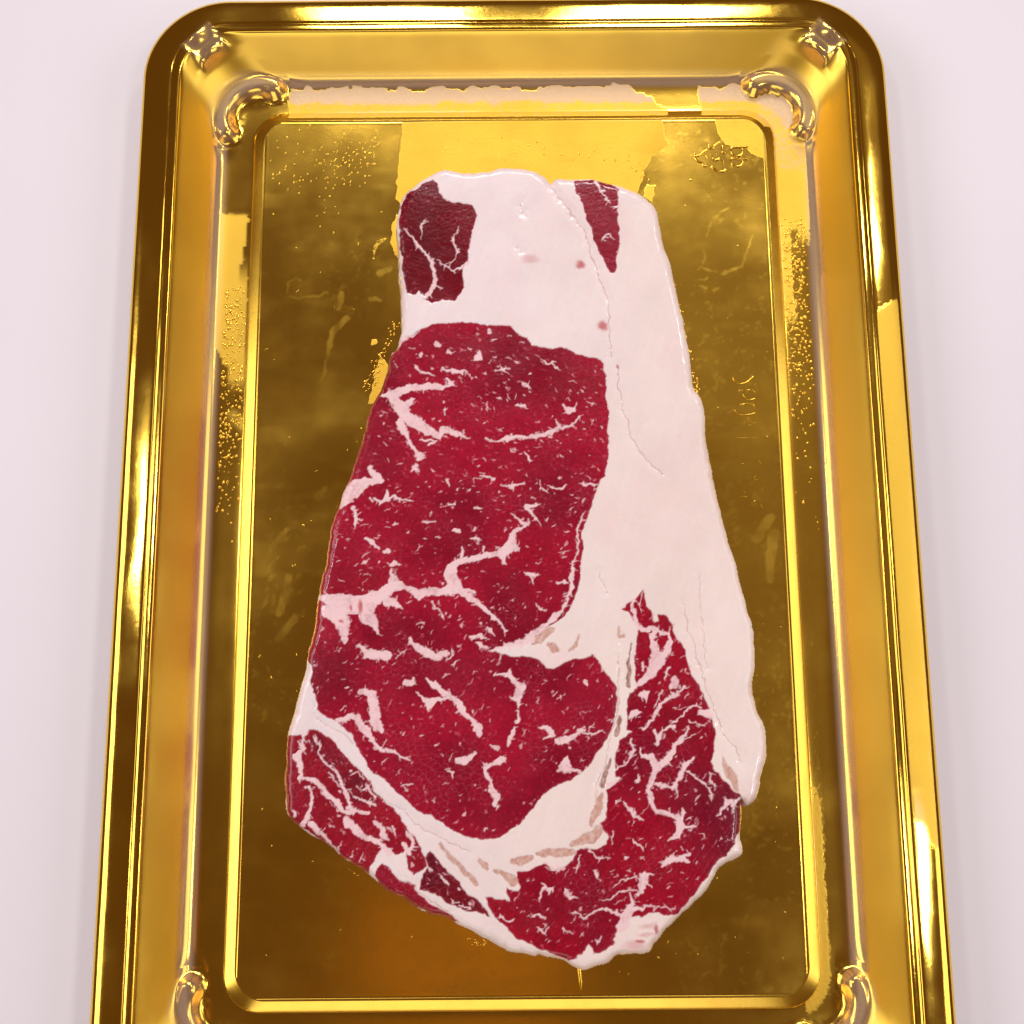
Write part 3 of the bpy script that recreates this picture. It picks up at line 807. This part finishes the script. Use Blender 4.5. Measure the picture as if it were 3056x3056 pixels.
    [(340,950,6),(370,900,4)], [(440,1040,6),(470,990,4)], [(520,1100,6),(545,1060,4)], [(590,1120,8),(605,1080,4)],
    [(1230,1400,14),(1300,1420,10)], [(1180,1380,8),(1230,1370,5)],
],
'E': [
    [(600,1100,8),(620,1070,14),(610,1035,6)], [(620,1070,14),(665,1075,14),(670,1100,4)], [(760,1060,14),(770,1100,25),(790,1120,20),(825,1132,4)],
    [(930,960,8),(940,985,22),(945,1000,5)], [(1020,1050,4),(1070,1015,6),(1130,1000,8),(1160,1000,5)],
    [(1175,975,14),(1200,990,46),(1195,1040,46),(1180,1080,28),(1160,1105,8)], [(1210,1040,12),(1235,1070,5)], [(1225,980,14),(1270,985,6)],
    [(960,1120,4),(1010,1120,8),(1070,1080,8),(1110,1075,8),(1160,1080,8)],
    [(800,1205,6),(840,1220,10),(855,1240,10),(900,1225,12),(950,1190,14),(990,1180,12),(1050,1205,12),(1090,1230,20)],
    [(1115,1100,8),(1135,1160,20),(1120,1200,48),(1100,1240,48),(1070,1290,46)], [(1140,1190,25),(1220,1170,8),(1300,1180,5),(1380,1185,4)],
    [(880,840,8),(930,875,6),(995,890,4)], [(820,900,8),(820,950,10),(805,980,4)], [(1100,880,14),(1125,885,5)],
    [(550,1205,5),(600,1220,10),(635,1240,4)], [(590,1290,5),(620,1320,12),(640,1340,4)], [(740,1295,8),(790,1325,5)],
    [(370,1220,10),(430,1250,10)], [(1310,930,14),(1360,900,28),(1410,890,24),(1450,910,14)], [(1420,880,10),(1460,850,4)],
    [(620,900,6),(680,950,10),(740,960,14)], [(950,1340,6),(940,1370,8),(935,1390,4)], [(650,1290,4),(630,1330,6)],
],
}
# brownish seams of connective tissue in the fat
SEAMS = [
    ('E', [(450,910,30),(490,905,60),(545,885,30)]), ('E', [(575,855,16),(640,862,40),(720,868,46),(785,858,36)]),
    ('E', [(785,810,20),(840,800,36),(890,770,60),(945,730,30)]), ('E', [(905,700,26),(915,640,50),(940,570,46),(965,530,16)]),
    ('E', [(965,480,30),(985,400,26),(1015,320,18)]), ('E', [(1050,180,26),(1058,120,24),(1060,60,14)]),
    ('C', [(815,470,8),(815,560,16),(808,640,22),(795,750,22)]), ('D', [(1095,1000,14),(1150,1050,22),(1200,1120,22),(1250,1190,28),(1335,1255,34)]),
    ('D', [(1360,1115,12),(1395,1140,34),(1418,1160,14)]), ('D', [(1455,1165,16),(1510,1195,34),(1570,1240,60)]),
    ('C', [(180,465,14),(240,440,60),(310,400,50),(330,390,20)]), ('C', [(300,490,20),(330,510,50),(360,520,20)]), ('C', [(430,530,10),(470,500,24),(490,440,16)]),
    ('C', [(1420,1210,14),(1450,1290,44),(1490,1380,30),(1505,1420,12)]), ('C', [(750,370,10),(755,430,16),(785,420,14)]),
]
# creases where two layers of fat meet
CREASES = [
    ('A', [(1050,205,8),(1100,270,8),(1160,350,8),(1240,460,8),(1290,620,8),(1340,760,10),(1380,880,12),(1392,960,12),(1395,1080,10),(1390,1190,9)]),
    ('A', [(1430,1240,10),(1445,1340,10),(1460,1470,10),(1500,1600,7),(1600,1770,6),(1700,1860,5)]),
    ('C', [(625,10,5),(660,150,5)]), ('C', [(1150,230,5),(1220,480,6),(1290,720,6),(1360,920,8),(1390,1010,10)]), ('C', [(1270,60,4),(1265,300,5),(1300,640,5)]),
    ('D', [(290,110,10),(310,190,6),(420,260,5),(540,350,5)]), ('D', [(700,690,7),(860,800,7),(1000,910,8),(1120,970,7),(1220,1030,5),(1300,1070,4)]),
    ('C', [(745,560,6),(740,700,7),(735,900,8),(700,1080,8),(660,1240,8),(600,1400,8),(585,1480,8)]),
    ('C', [(1380,1010,5),(1480,1130,6),(1540,1230,5)]), ('D', [(850,1245,10),(945,1275,12),(950,1310,12),(1010,1350,10),(1150,1450,8)]),
    ('A', [(880,300,6),(895,360,5)]), ('A', [(850,540,5),(875,580,5)]),
]
RED_SPOTS = [('A', 1215, 658, 34, 26), ('A', 1352, 1012, 34, 34), ('A', 930, 630, 60, 30), ('E', 1230, 1280, 55, 14), ('E', 1220, 1325, 60, 10),
             ('E', 1150, 1400, 70, 34), ('B', 535, 800, 14, 50), ('B', 425, 880, 14, 10), ('A', 1430, 1248, 12, 12), ('E', 1280, 1300, 12, 30),
             ('E', 1180, 1370, 30, 16), ('B', 480, 800, 10, 20)]

TINTS = [('B', 350, 1180, 190, 220, (124, 16, 40), 0.5), ('A', 420, 1150, 330, 160, (140, 18, 42), 0.5), ('A', 1120, 1350, 260, 200, (138, 8, 34), 0.5),
         ('A', 330, 560, 190, 230, (98, 0, 22), 0.55), ('B', 520, 640, 260, 120, (140, 6, 32), 0.5), ('B', 1100, 1200, 420, 150, (146, 22, 50), 0.45),
         ('C', 1250, 1400, 220, 260, (122, 10, 36), 0.35), ('E', 650, 1150, 260, 170, (122, 4, 34), 0.45), ('C', 1150, 980, 200, 180, (126, 4, 30), 0.5),
         ('C', 1400, 1650, 130, 180, (128, 14, 40), 0.35), ('B', 900, 350, 380, 220, (156, 16, 44), 0.4), ('B', 1500, 560, 250, 300, (152, 10, 38), 0.4)]

def build_steak():
    global Z_TOP
    Z_TOP -= 0.0021                      # the outline is seen on the rounded shoulder, below the top
    out = np.array(top_pts(OUTLINE))
    Z_TOP += 0.0021
    out = catmull(out, 3)
    x0, y0 = out.min(0) - 0.002; x1, y1 = out.max(0) + 0.002
    nx = int((x1 - x0) / STEP); ny = int((y1 - y0) / STEP)
    xs = x0 + np.arange(nx) * STEP; ys = y0 + np.arange(ny) * STEP
    X, Y = np.meshgrid(xs, ys, indexing='ij')
    X = X.astype(np.float32); Y = Y.astype(np.float32)
    Xo, Yo = X + 1, Y + 1

    def N(scale, seed): return lattice_noise(Xo, Yo, scale, seed)
    def NA(sa, sb, ang, seed):
        c, s = math.cos(ang), math.sin(ang)
        return lattice_noise((Xo * c + Yo * s) * (0.001 / sa), (-Xo * s + Yo * c) * (0.001 / sb), 0.001, seed)

    WX = X + 0.00042 * N(0.0030, 31) + 0.00022 * N(0.0011, 32) + 0.00012 * N(0.0005, 33)
    WY = Y + 0.00042 * N(0.0030, 34) + 0.00022 * N(0.0011, 35) + 0.00012 * N(0.0005, 36)

    # outline distance, coarse far from the rim is fine
    OX = X + 0.00022 * N(0.0035, 41) + 0.00012 * N(0.0012, 42)
    OY = Y + 0.00022 * N(0.0035, 43) + 0.00012 * N(0.0012, 44)
    sd = poly_sdf(OX, OY, out)

    def window(pts, margin):
        P = np.asarray(pts)[:, :2]
        i0 = max(int((P[:, 0].min() - margin - x0) / STEP), 0); i1 = min(int((P[:, 0].max() + margin - x0) / STEP) + 2, nx)
        j0 = max(int((P[:, 1].min() - margin - y0) / STEP), 0); j1 = min(int((P[:, 1].max() + margin - y0) / STEP) + 2, ny)
        return slice(i0, max(i1, i0 + 1)), slice(j0, max(j1, j0 + 1))

    # --- fat ground colour
    col = np.empty((nx, ny, 3), np.float32)
    fat_a, fat_b = srgb(246, 231, 233), srgb(247, 230, 225)
    warm = smoothstep(-0.03, 0.03, (X - 0.012) + 0.010 * N(0.02, 51) - 0.25 * (Y - 0.02))
    col[:] = fat_a + (fat_b - fat_a) * warm[..., None]
    t = (0.985 + 0.035 * N(0.012, 52) + 0.018 * N(0.004, 53) + 0.012 * NA(0.006, 0.0006, 1.25, 57) + 0.012 * N(0.0006, 54))
    col *= t[..., None]
    blush = 0.10 * smoothstep(0.25, 0.9, N(0.014, 55)) + 0.05 * smoothstep(0.3, 0.9, N(0.005, 56))
    col = col * (1 - blush[..., None]) + srgb(238, 190, 198) * blush[..., None]

    height = 0.00020 * N(0.016, 61) + 0.00005 * N(0.006, 62) + 0.000010 * N(0.0015, 63)
    lean = np.zeros((nx, ny), np.float32)
    label = np.zeros((nx, ny), np.int32)

    # --- lean pieces
    def fascicles(size, seed):
        # distance to the border between neighbouring muscle bundles
        r_ = np.random.default_rng(seed)
        c_, s_ = math.cos(0.35), math.sin(0.35)
        U = (WX * c_ + WY * s_) / (size * 1.5); W = (-WX * s_ + WY * c_) / size
        iu, iw = np.floor(U).astype(int), np.floor(W).astype(int)
        J = r_.uniform(0.1, 0.9, (128, 128, 2)).astype(np.float32)
        d1 = np.full(U.shape, 9, np.float32); d2 = d1.copy()
        for a in (-1, 0, 1):
            for b in (-1, 0, 1):
                jj = J[(iu + a) % 128, (iw + b) % 128]
                dd = np.hypot(iu + a + jj[..., 0] - U, iw + b + jj[..., 1] - W)
                d2 = np.minimum(d2, np.maximum(d1, dd)); d1 = np.minimum(d1, dd)
        return d2 - d1
    fas = fascicles(0.0011, 70)
    fline = smoothstep(0.16, 0.0, fas) * smoothstep(-0.2, 0.6, N(0.005, 69))
    ftone = 0.10 * (smoothstep(0.0, 0.5, fas) - 0.6)
    grain = 0.5 * NA(0.0022, 0.00035, 0.3, 71) + 0.5 * NA(0.0014, 0.0003, -0.2, 72)
    grain2 = NA(0.0030, 0.00035, 0.95, 73)
    speck = N(0.00045, 74)
    mid = N(0.0022, 75); big = N(0.009, 76)
    for k, (nm, lb, ca, cb, spec) in enumerate(MUSCLES):
        P = np.array(top_pts(spec))
        w = window(P, 0.002)
        s = poly_sdf(WX[w], WY[w], P)
        m = smoothstep(-0.00016, 0.00016, s)
        g = (grain2 if k in (3, 4) else grain)[w]
        u = np.clip(0.48 + 0.75 * big[w] + 0.38 * mid[w] + 0.22 * g, 0, 1)
        if k == 3:                                   # the cap darkens towards its outer edge
            u = np.clip(u + 0.6 * smoothstep(0.034, 0.046, X[w]) - 0.3, 0, 1)
        if k == 4:
            pp = np.array(top_pts([('D', [(300, 290), (420, 350), (520, 470), (660, 640), (700, 760), (560, 740), (470, 640), (330, 470), (250, 380)])]))
            u = np.clip(0.25 * u + 0.75 * smoothstep(-0.0010, 0.0010, poly_sdf(X[w], Y[w], pp)) * (0.75 + 0.3 * mid[w]), 0, 1)
        c = srgb(*ca) + (srgb(*cb) - srgb(*ca)) * u[..., None]
        c = c * (0.98 + 0.14 * g + 0.14 * speck[w] + 0.08 * mid[w])[..., None]
        c = c * (1 + ftone[w])[..., None]
        c = c + (srgb(205, 90, 112) - c) * (0.30 * fline[w])[..., None]
        # fine pale fat threads inside the lean
        fine = smoothstep(0.5, 0.95, 0.6 * NA(0.0011, 0.0004, (-0.3 if k == 2 else 0.7), 77 + k)[w] + 0.55 * speck[w])
        c = c + (srgb(214, 110, 132) - c) * (0.38 * fine)[..., None]
        # lean is moister and lighter right at the seam
        rim = np.exp(-(np.clip(s, 0, 1) / 0.00035) ** 2) * 0.25
        c = c + (srgb(196, 60, 84) - c) * rim[..., None]
        col[w] = col[w] * (1 - m[..., None]) + c * m[..., None]
        height[w] -= 0.00012 * m
        height[w] += 0.000014 * m * (g + 0.7 * speck[w])
        lean[w] = np.maximum(lean[w], m)
        lab = label[w]; lab[s > 0] = k + 1; label[w] = lab

    # --- darker, browner zones of the lean where it has dried
    for c, cx, cy, rx, ry, tint, amt in TINTS:
        ox, oy, kk = CROPS[c]
        px, py = plane_pt(ox + cx / kk, oy + cy / kk, Z_TOP)
        q = np.hypot((WX - px) / (rx * 0.0000725 / kk), (WY - py) / (ry * 0.0000725 / kk)) + 0.25 * mid + 0.15 * big
        m = amt * smoothstep(1.15, 0.25, q) * lean
        col = col * (1 - m[..., None]) + srgb(*tint) * (1 + 0.2 * speck)[..., None] * m[..., None]

    # --- scattered small flecks of fat in the two marbled muscles
    vein_col = srgb(247, 212, 216)
    rr = np.random.default_rng(5)
    owner = label.copy()
    VX = WX + 0.00020 * N(0.00075, 37) + 0.00012 * N(0.0004, 38)
    VY = WY + 0.00020 * N(0.00075, 39) + 0.00012 * N(0.0004, 40)
    def put_vein(pts, lid, tint=None, soft=0.00016, warp=True):
        w = window(pts, 0.0012)
        s = line_sdf(VX[w] if warp else X[w], VY[w] if warp else Y[w], pts)
        m = smoothstep(soft, -soft, s) * np.clip(0.97 + 0.16 * mid[w] + 0.14 * speck[w], 0.78, 1)
        c = vein_col if tint is None else tint
        col[w] = col[w] * (1 - m[..., None]) + c * (1 + 0.03 * mid[w] + 0.02 * speck[w])[..., None] * m[..., None]
        height[w] += 0.00005 * m * lean[w]
        lean[w] *= (1 - m)
        if lid:
            lab = label[w]; lab[(s < 0.00004) & (owner[w] > 0)] = lid; label[w] = lab
    cand = np.argwhere(owner > 0)
    n_fl = 0
    while n_fl < 1050:
        i, j = cand[rr.integers(len(cand))]
        k = owner[i, j]
        if k not in (3, 4, 5, 7) or (k in (5, 7) and rr.random() < 0.0) or sd[i, j] < 0.0015: continue
        n_fl += 1
        x, y = xs[i], ys[j]
        if k == 3:
            base = -0.45 if y > 0.005 else (0.25 + 0.5 * (y < -0.02))
        else:
            base = 0.7 if k == 4 else -0.75
        a = base + rr.normal(0, 0.38)
        ln = min(rr.gamma(2.0, 0.00021) + 0.00010, 0.0015); wd = rr.uniform(0.00006, 0.00016) * (1.7 if rr.random() < 0.14 else 1)
        bend = rr.normal(0, 0.25)
        p0 = (x, y, wd * 0.4); p1 = (x + ln * 0.6 * math.cos(a), y + ln * 0.6 * math.sin(a), wd)
        p2 = (p1[0] + ln * 0.6 * math.cos(a + bend), p1[1] + ln * 0.6 * math.sin(a + bend), wd * 0.3)
        f = rr.beta(1.7, 0.9)
        put_vein([p0, p1, p2], 0, vein_col * f + srgb(188, 60, 88) * (1 - f))
        if rr.random() < 0.16:
            b2 = a + rr.choice([-1, 1]) * rr.uniform(0.7, 1.5)
            put_vein([p1, (p1[0] + ln * 0.6 * math.cos(b2), p1[1] + ln * 0.6 * math.sin(b2), wd * 0.3)], 0, vein_col * f + srgb(188, 60, 88) * (1 - f))

    # --- traced veins, each a piece of its own
    vid = 100; vein_ids = []
    for c, lst in VEINS.items():
        for pl in lst:
            pts = top_pts([(c, pl)])
            put_vein(pts, vid); vein_ids.append(vid); vid += 1
            # little side twigs
            L = math.dist(pts[0][:2], pts[-1][:2])
            for _ in range(int(L / 0.0011)):
                q = rr.integers(len(pts) - 1); tt = rr.random()
                bx = pts[q][0] + (pts[q + 1][0] - pts[q][0]) * tt; by = pts[q][1] + (pts[q + 1][1] - pts[q][1]) * tt
                rad = pts[q][2] + (pts[q + 1][2] - pts[q][2]) * tt
                a = rr.uniform(0, 2 * math.pi); l2 = rad + rr.uniform(0.0002, 0.0010)
                put_vein([(bx, by, min(rad, 0.0002)), (bx + l2 * math.cos(a), by + l2 * math.sin(a), 0.00005)], vid - 1)
    # --- connective seams
    seam_ids = []; sid = 1000
    for c, pl in SEAMS:
        pts = top_pts([(c, pl)])
        w = window(pts, 0.0012)
        s = line_sdf(WX[w], WY[w], pts)
        m = smoothstep(0.00022, -0.00012, s) * np.clip(0.80 + 0.18 * NA(0.0009, 0.0004, 1.2, 90)[w] + 0.2 * speck[w], 0.3, 1)
        col[w] = col[w] * (1 - m[..., None]) + (srgb(158, 108, 92) if sid in (1004, 1005, 1006) else srgb(208, 158, 142)) * m[..., None]
        lab = label[w]; lab[s < 0] = sid; label[w] = lab; seam_ids.append(sid); sid += 1
        height[w] -= 0.00012 * m
    for c, cx, cy, rx, ry in RED_SPOTS:
        ox, oy, k = CROPS[c]
        px, py = plane_pt(ox + cx / k, oy + cy / k, Z_TOP)
        rx *= 0.0000725 / k; ry *= 0.0000725 / k
        m = 0.75 * smoothstep(1.3, 0.3, np.hypot((WX - px) / rx, (WY - py) / ry))
        if rx > 0.0018: m *= 0.4
        col[:] = col * (1 - m[..., None]) + srgb(190, 30, 55) * m[..., None]
    # --- creases
    for c, pl in CREASES:
        pts = top_pts([(c, pl)])
        w = window(pts, 0.0025)
        s = line_sdf(WX[w], WY[w], [(a, b, 0.0) for a, b, _ in pts])
        rr_ = np.mean([p[2] for p in pts])
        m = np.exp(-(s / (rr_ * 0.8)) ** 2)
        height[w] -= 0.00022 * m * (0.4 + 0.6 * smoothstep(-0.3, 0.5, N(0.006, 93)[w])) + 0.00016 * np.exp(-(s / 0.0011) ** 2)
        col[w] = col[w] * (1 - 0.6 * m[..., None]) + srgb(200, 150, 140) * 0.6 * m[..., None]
        # wet beads and a thin lip beside the crease
        height[w] += 0.00012 * np.exp(-(s / 0.0005) ** 2) * np.clip(N(0.0007, 92)[w], -0.2, 1) * (N(0.004, 94)[w] > 0)

    # narrow ridge shaped to catch a highlight line beside the long seam
    pts = top_pts([('C', [(748, 480, 6), (742, 600, 6), (738, 760, 6), (735, 880, 7), (715, 1010, 7), (690, 1130, 7), (655, 1260, 7), (610, 1390, 7), (588, 1480, 7)])])
    w = window(pts, 0.002)
    s = line_sdf(X[w] + 0.3 * (WX[w] - X[w]), Y[w] + 0.3 * (WY[w] - Y[w]), [(a, b, 0.0) for a, b, _ in pts])
    height[w] += 0.00032 * np.exp(-(s / 0.00022) ** 2) * (0.6 + 0.5 * N(0.002, 97)[w])
    # torn flap lies lower than the main slice
    flap = np.array(top_pts(MUSCLES[5][4])); w = window(flap, 0.002)
    height[w] -= 0.0016 * smoothstep(0.0, 0.0008, poly_sdf(X[w], Y[w], flap)) * smoothstep(-0.0015, -0.0045, Y[w] + 0.0895 + 0.62 * (X[w] + 0.018))
    # fat tongue on the right lies a little lower than the meat beside it
    Rr = 0.0019
    d = np.clip(sd, 0, Rr)
    edge_wob = 1.0 + 0.5 * N(0.006, 95)
    Z = Z_TOP + height - (Rr - np.sqrt(np.maximum(Rr * Rr - (Rr - d) ** 2, 0))) * 0.9 * edge_wob
    Z -= 0.0003 * np.exp(-(sd / 0.004))
    # paler pink tint on lean along the cut edge
    e = smoothstep(0.0006, 0.0, sd) * (lean > 0.5) * 0.35
    col = col * (1 - e[..., None]) + srgb(236, 170, 170) * e[..., None]

    # pull border vertices onto the true outline
    gx, gy = np.gradient(sd, STEP)
    gl = np.sqrt(gx * gx + gy * gy) + 1e-6
    near = sd < STEP * 1.0
    X = np.where(near & (sd > -2 * STEP), X - sd * gx / gl, X)
    Y = np.where(near & (sd > -2 * STEP), Y - sd * gy / gl, Y)

    # normals of the whole relief
    hx, hy = np.gradient(Z, STEP)
    nrm = np.stack([-hx, -hy, np.ones_like(hx)], -1)
    nrm /= np.linalg.norm(nrm, axis=-1, keepdims=True)

    inside = sd > -STEP * 0.6
    fi = inside[:-1, :-1] & inside[1:, :-1] & inside[1:, 1:] & inside[:-1, 1:]
    I, J = np.nonzero(fi)
    vid_ = lambda i, j: i * ny + j
    F = np.stack([vid_(I, J), vid_(I + 1, J), vid_(I + 1, J + 1), vid_(I, J + 1)], 1)
    flab = label[I, J]
    V = np.stack([X, Y, Z], -1).reshape(-1, 3)
    C = np.clip(col, 0, 0.95).reshape(-1, 3); NR = nrm.reshape(-1, 3); LE = lean.reshape(-1)

    root = empty('steak', (float(out[:, 0].mean()), float(out[:, 1].mean()), Z_FLOOR))
    tag(root, 'raw marbled beef steak with thick white fat, lying in the gold tray', 'steak')
    off = np.array(root.location)
    def piece(name, f, parent, lb=None):
        u, inv = np.unique(f, return_inverse=True)
        o = mesh_np(name, V[u] - off, inv.reshape(f.shape), MEAT, parent, normals=NR[u], colors=C[u], attrs={'lean': LE[u]})
        if lb: o['label'] = lb
        return o
    muscles = {}
    own_face = owner[I, J]
    piece('fat', F[flab == 0], root, 'thick creamy white fat around and between the lean pieces')
    for k, (nm, lb, *_r) in enumerate(MUSCLES):
        f = F[flab == k + 1]
        if len(f): muscles[k + 1] = piece(nm, f, root, lb)
    order = np.argsort(flab, kind='stable'); fl_s = flab[order]
    for v in vein_ids + seam_ids:
        a, b = np.searchsorted(fl_s, v), np.searchsorted(fl_s, v, 'right')
        if b - a < 6:
            continue
        sel = order[a:b]
        if v >= 1000:
            piece('connective_seam', F[sel], root, 'brownish connective seam in the fat')
        else:
            o_ = np.bincount(own_face[sel]).argmax()
            piece('fat_vein', F[sel], muscles.get(int(o_), root))
    # leftovers (tiny bits)
    # --- cut side of the slice, down to the tray floor
    e = np.concatenate([F[:, [0, 1]], F[:, [1, 2]], F[:, [2, 3]], F[:, [3, 0]]])
    key = np.minimum(e[:, 0], e[:, 1]).astype(np.int64) * (nx * ny) + np.maximum(e[:, 0], e[:, 1])
    uq, first, cnt = np.unique(key, return_index=True, return_counts=True)
    be = e[first[cnt == 1]]
    u, inv = np.unique(be, return_inverse=True); inv = inv.reshape(be.shape)
    top = V[u]; n = len(u)
    g = np.stack([(gx / gl).ravel()[u], (gy / gl).ravel()[u]], 1)
    levels = [(0.0, 0.0), (-0.0004, 0.25), (-0.0006, 0.5), (-0.0004, 0.75), (0.0006, 1.0)]
    VV = []
    for inset, tt in levels:
        p = top.copy()
        p[:, :2] += g * inset
        p[:, 2] = top[:, 2] + (Z_FLOOR + 0.0001 - top[:, 2]) * tt
        VV.append(p)
    VV = np.concatenate(VV)
    FF = []
    for l in range(len(levels) - 1):
        a, b = inv[:, 0] + l * n, inv[:, 1] + l * n
        FF.append(np.stack([b, a, a + n, b + n], 1))
    mesh_np('cut_side', VV - off, np.concatenate(FF), MEAT, root, colors=np.tile(C[u] * 0.96, (len(levels), 1)),
            attrs={'lean': np.tile(LE[u], len(levels))})
    return out
STEAK_OUT = build_steak()

# ------------------------------------------------------------------ droplets of water and meat juice
def dome(seg=8):
    V = [(0, 0, 1.0)]
    for zz, rr_ in ((0.80, 0.60), (0.42, 0.9), (-0.25, 1.0)):
        for k in range(seg):
            a = 2 * math.pi * k / seg
            V.append((rr_ * math.cos(a), rr_ * math.sin(a), zz))
    F = []
    for k in range(seg):
        F.append((0, 1 + k, 1 + (k + 1) % seg, 0))
    for l in range(2):
        for k in range(seg):
            a = 1 + l * seg + k; b = 1 + l * seg + (k + 1) % seg
            F.append((a, a + seg, b + seg, b))
    return np.array(V), F

DV, DF = dome()
D_TRI = np.array([f[:3] for f in DF[:8]] + [t for f in DF[8:] for t in ((f[0], f[1], f[2]), (f[0], f[2], f[3]))])

def channel_z(u, v):
    off = np.maximum(np.abs(u) - HX, np.abs(v) - HY)
    P = np.array([(o, z) for o, z, _, _ in PROFILE[1:14]])
    return np.where(off < 0, Z_FLOOR, np.interp(off, P[:, 0], P[:, 1]))

def droplets(name, label, pts, rad, stretch, ang, mat, cat='droplets'):
    """pts in tray coordinates"""
    VV, FF = [], []
    for i in range(len(pts)):
        r = rad[i]; c, s = math.cos(ang[i]), math.sin(ang[i])
        x = DV[:, 0] * r * stretch[i]; y = DV[:, 1] * r
        z = channel_z(pts[i, 0], pts[i, 1])
        VV.append(np.stack([pts[i, 0] + x * c - y * s, pts[i, 1] + x * s + y * c, z + DV[:, 2] * r * 0.55], 1))
        FF.append(D_TRI + i * len(DV))
    V = np.concatenate(VV); F = np.concatenate(FF)
    o = mesh_np(name, V, F, mat, attrs={'matte': np.zeros(len(V))})
    o.location = (TX, TY, 0); o.rotation_euler = (0, 0, TROT)
    tag(o, label, cat, 'stuff')
    return o

def build_droplets():
    r = np.random.default_rng(9)
    S = np.array([to_tray(x, y) for x, y in STEAK_OUT])
    def keep(p): return poly_sdf(p[:, 0].astype(np.float32), p[:, 1].astype(np.float32), S) < -0.0004
    # right channel: dense, thinning towards the near end
    n = 420
    v = 0.074 - r.beta(1.0, 1.9, n) * 0.075; u = HX + 0.0030 + r.uniform(0, 1, n) * 0.0056
    sel = ~((v < 0.035) & (r.random(n) < 0.55))
    p = np.stack([u, v], 1)[sel]; m = len(p)
    droplets('water_droplets', 'fine water droplets beaded along the right channel of the tray', p, r.uniform(0.00013, 0.00036, m), r.uniform(1, 1.4, m), r.uniform(0, 3, m), GOLD)
    n = 330
    v = 0.058 - r.beta(1.2, 1.9, n) * 0.062; u = -(HX + 0.0030 + r.uniform(0, 1, n) ** 0.8 * 0.0052)
    p = np.stack([u, v], 1)
    droplets('water_droplets', 'fine water droplets beaded along the left channel of the tray', p, r.uniform(0.00012, 0.00036, n), r.uniform(1, 1.5, n), r.uniform(0, 3, n), GOLD)
    # specks on the floor panel in the far left corner
    q = px_tray([(1080 + 0, 920)], Z_FLOOR, 350, 0, 2.415)
    n = 150
    cx = r.uniform(800, 1180, n); cy = 380 + r.beta(1.5, 2.2, n) * 330
    cl = r.integers(0, 7, n)
    ccx = np.array([830, 905, 985, 1020, 1065, 1110, 960])[cl]; ccy = np.array([480, 500, 520, 470, 480, 430, 600])[cl]
    cx = ccx + r.normal(0, 26, n); cy = ccy + r.normal(0, 55, n)
    p = px_tray(np.stack([cx, cy], 1), Z_FLOOR); k = keep(p) & (p[:, 0] > -HX + 0.001) & (p[:, 1] < HY - 0.001)
    p = p[k]; n = len(p)
    droplets('juice_specks', 'scattered fine specks on the floor panel below the frosted far channel', p, r.uniform(0.00013, 0.00028, n), r.uniform(1, 1.8, n), r.normal(1.2, 0.5, n), GOLD, 'specks')
    # clusters hugging the steak
    pts = []
    for pl, n, sg in ([[(2000, 830), (2030, 960), (2050, 1080), (2080, 1170)], 150, 7], [[(1178, 960), (1160, 1010), (1140, 1060), (1120, 1100), (1100, 1160)], 70, 9],
                      [[(1400, 2805), (1430, 2815), (1465, 2818)], 16, 5], [[(1490, 460), (1700, 440), (1900, 480), (1950, 540)], 30, 14]):
        pl = np.array(pl, float)
        for _ in range(n):
            i = r.integers(len(pl) - 1); t = r.random()
            pts.append(pl[i] * (1 - t) + pl[i + 1] * t + r.normal(0, sg, 2))
    p = px_tray(np.array(pts), Z_FLOOR); p = p[keep(p)]; n = len(p)
    droplets('juice_droplets', 'tiny droplets of meat juice clinging beside the steak edge', p, r.uniform(0.00010, 0.00026, n), r.uniform(1, 1.6, n), r.uniform(0, 3, n), GOLD)
    # sparse specks all over
    n = 260
    u = r.uniform(-HX + 0.002, HX - 0.002, n); v = r.uniform(-HY + 0.002, HY - 0.003, n)
    p = np.stack([u, v], 1); p = p[keep(p)]; n = len(p)
    droplets('dust_specks', 'sparse tiny specks over the gold floor panel', p, r.gamma(2.0, 0.000035, n) + 0.00004, r.uniform(1, 3, n), r.uniform(0, 3, n), GOLD, 'specks')
build_droplets()

def build_drip():
    q = px_tray([(1727, 2880), (1731, 2915), (1735, 2955)], Z_FLOOR)
    q = catmull(q, 6, closed=False); n = len(q)
    rad = 0.00042 * np.interp(np.linspace(0, 1, n), [0, 0.2, 0.7, 1], [0.9, 1, 0.8, 0.15])
    V, F = tube(np.column_stack([q, np.full(n, Z_FLOOR)]), rad, 10, 0.7)
    o = mesh_np('juice_trickle', V, F, GOLD, attrs={'matte': np.zeros(len(V))})
    o.location = (TX, TY, 0); o.rotation_euler = (0, 0, TROT)
    tag(o, 'short bright trickle of juice running from the pointed end of the steak', 'trickle')
build_drip()
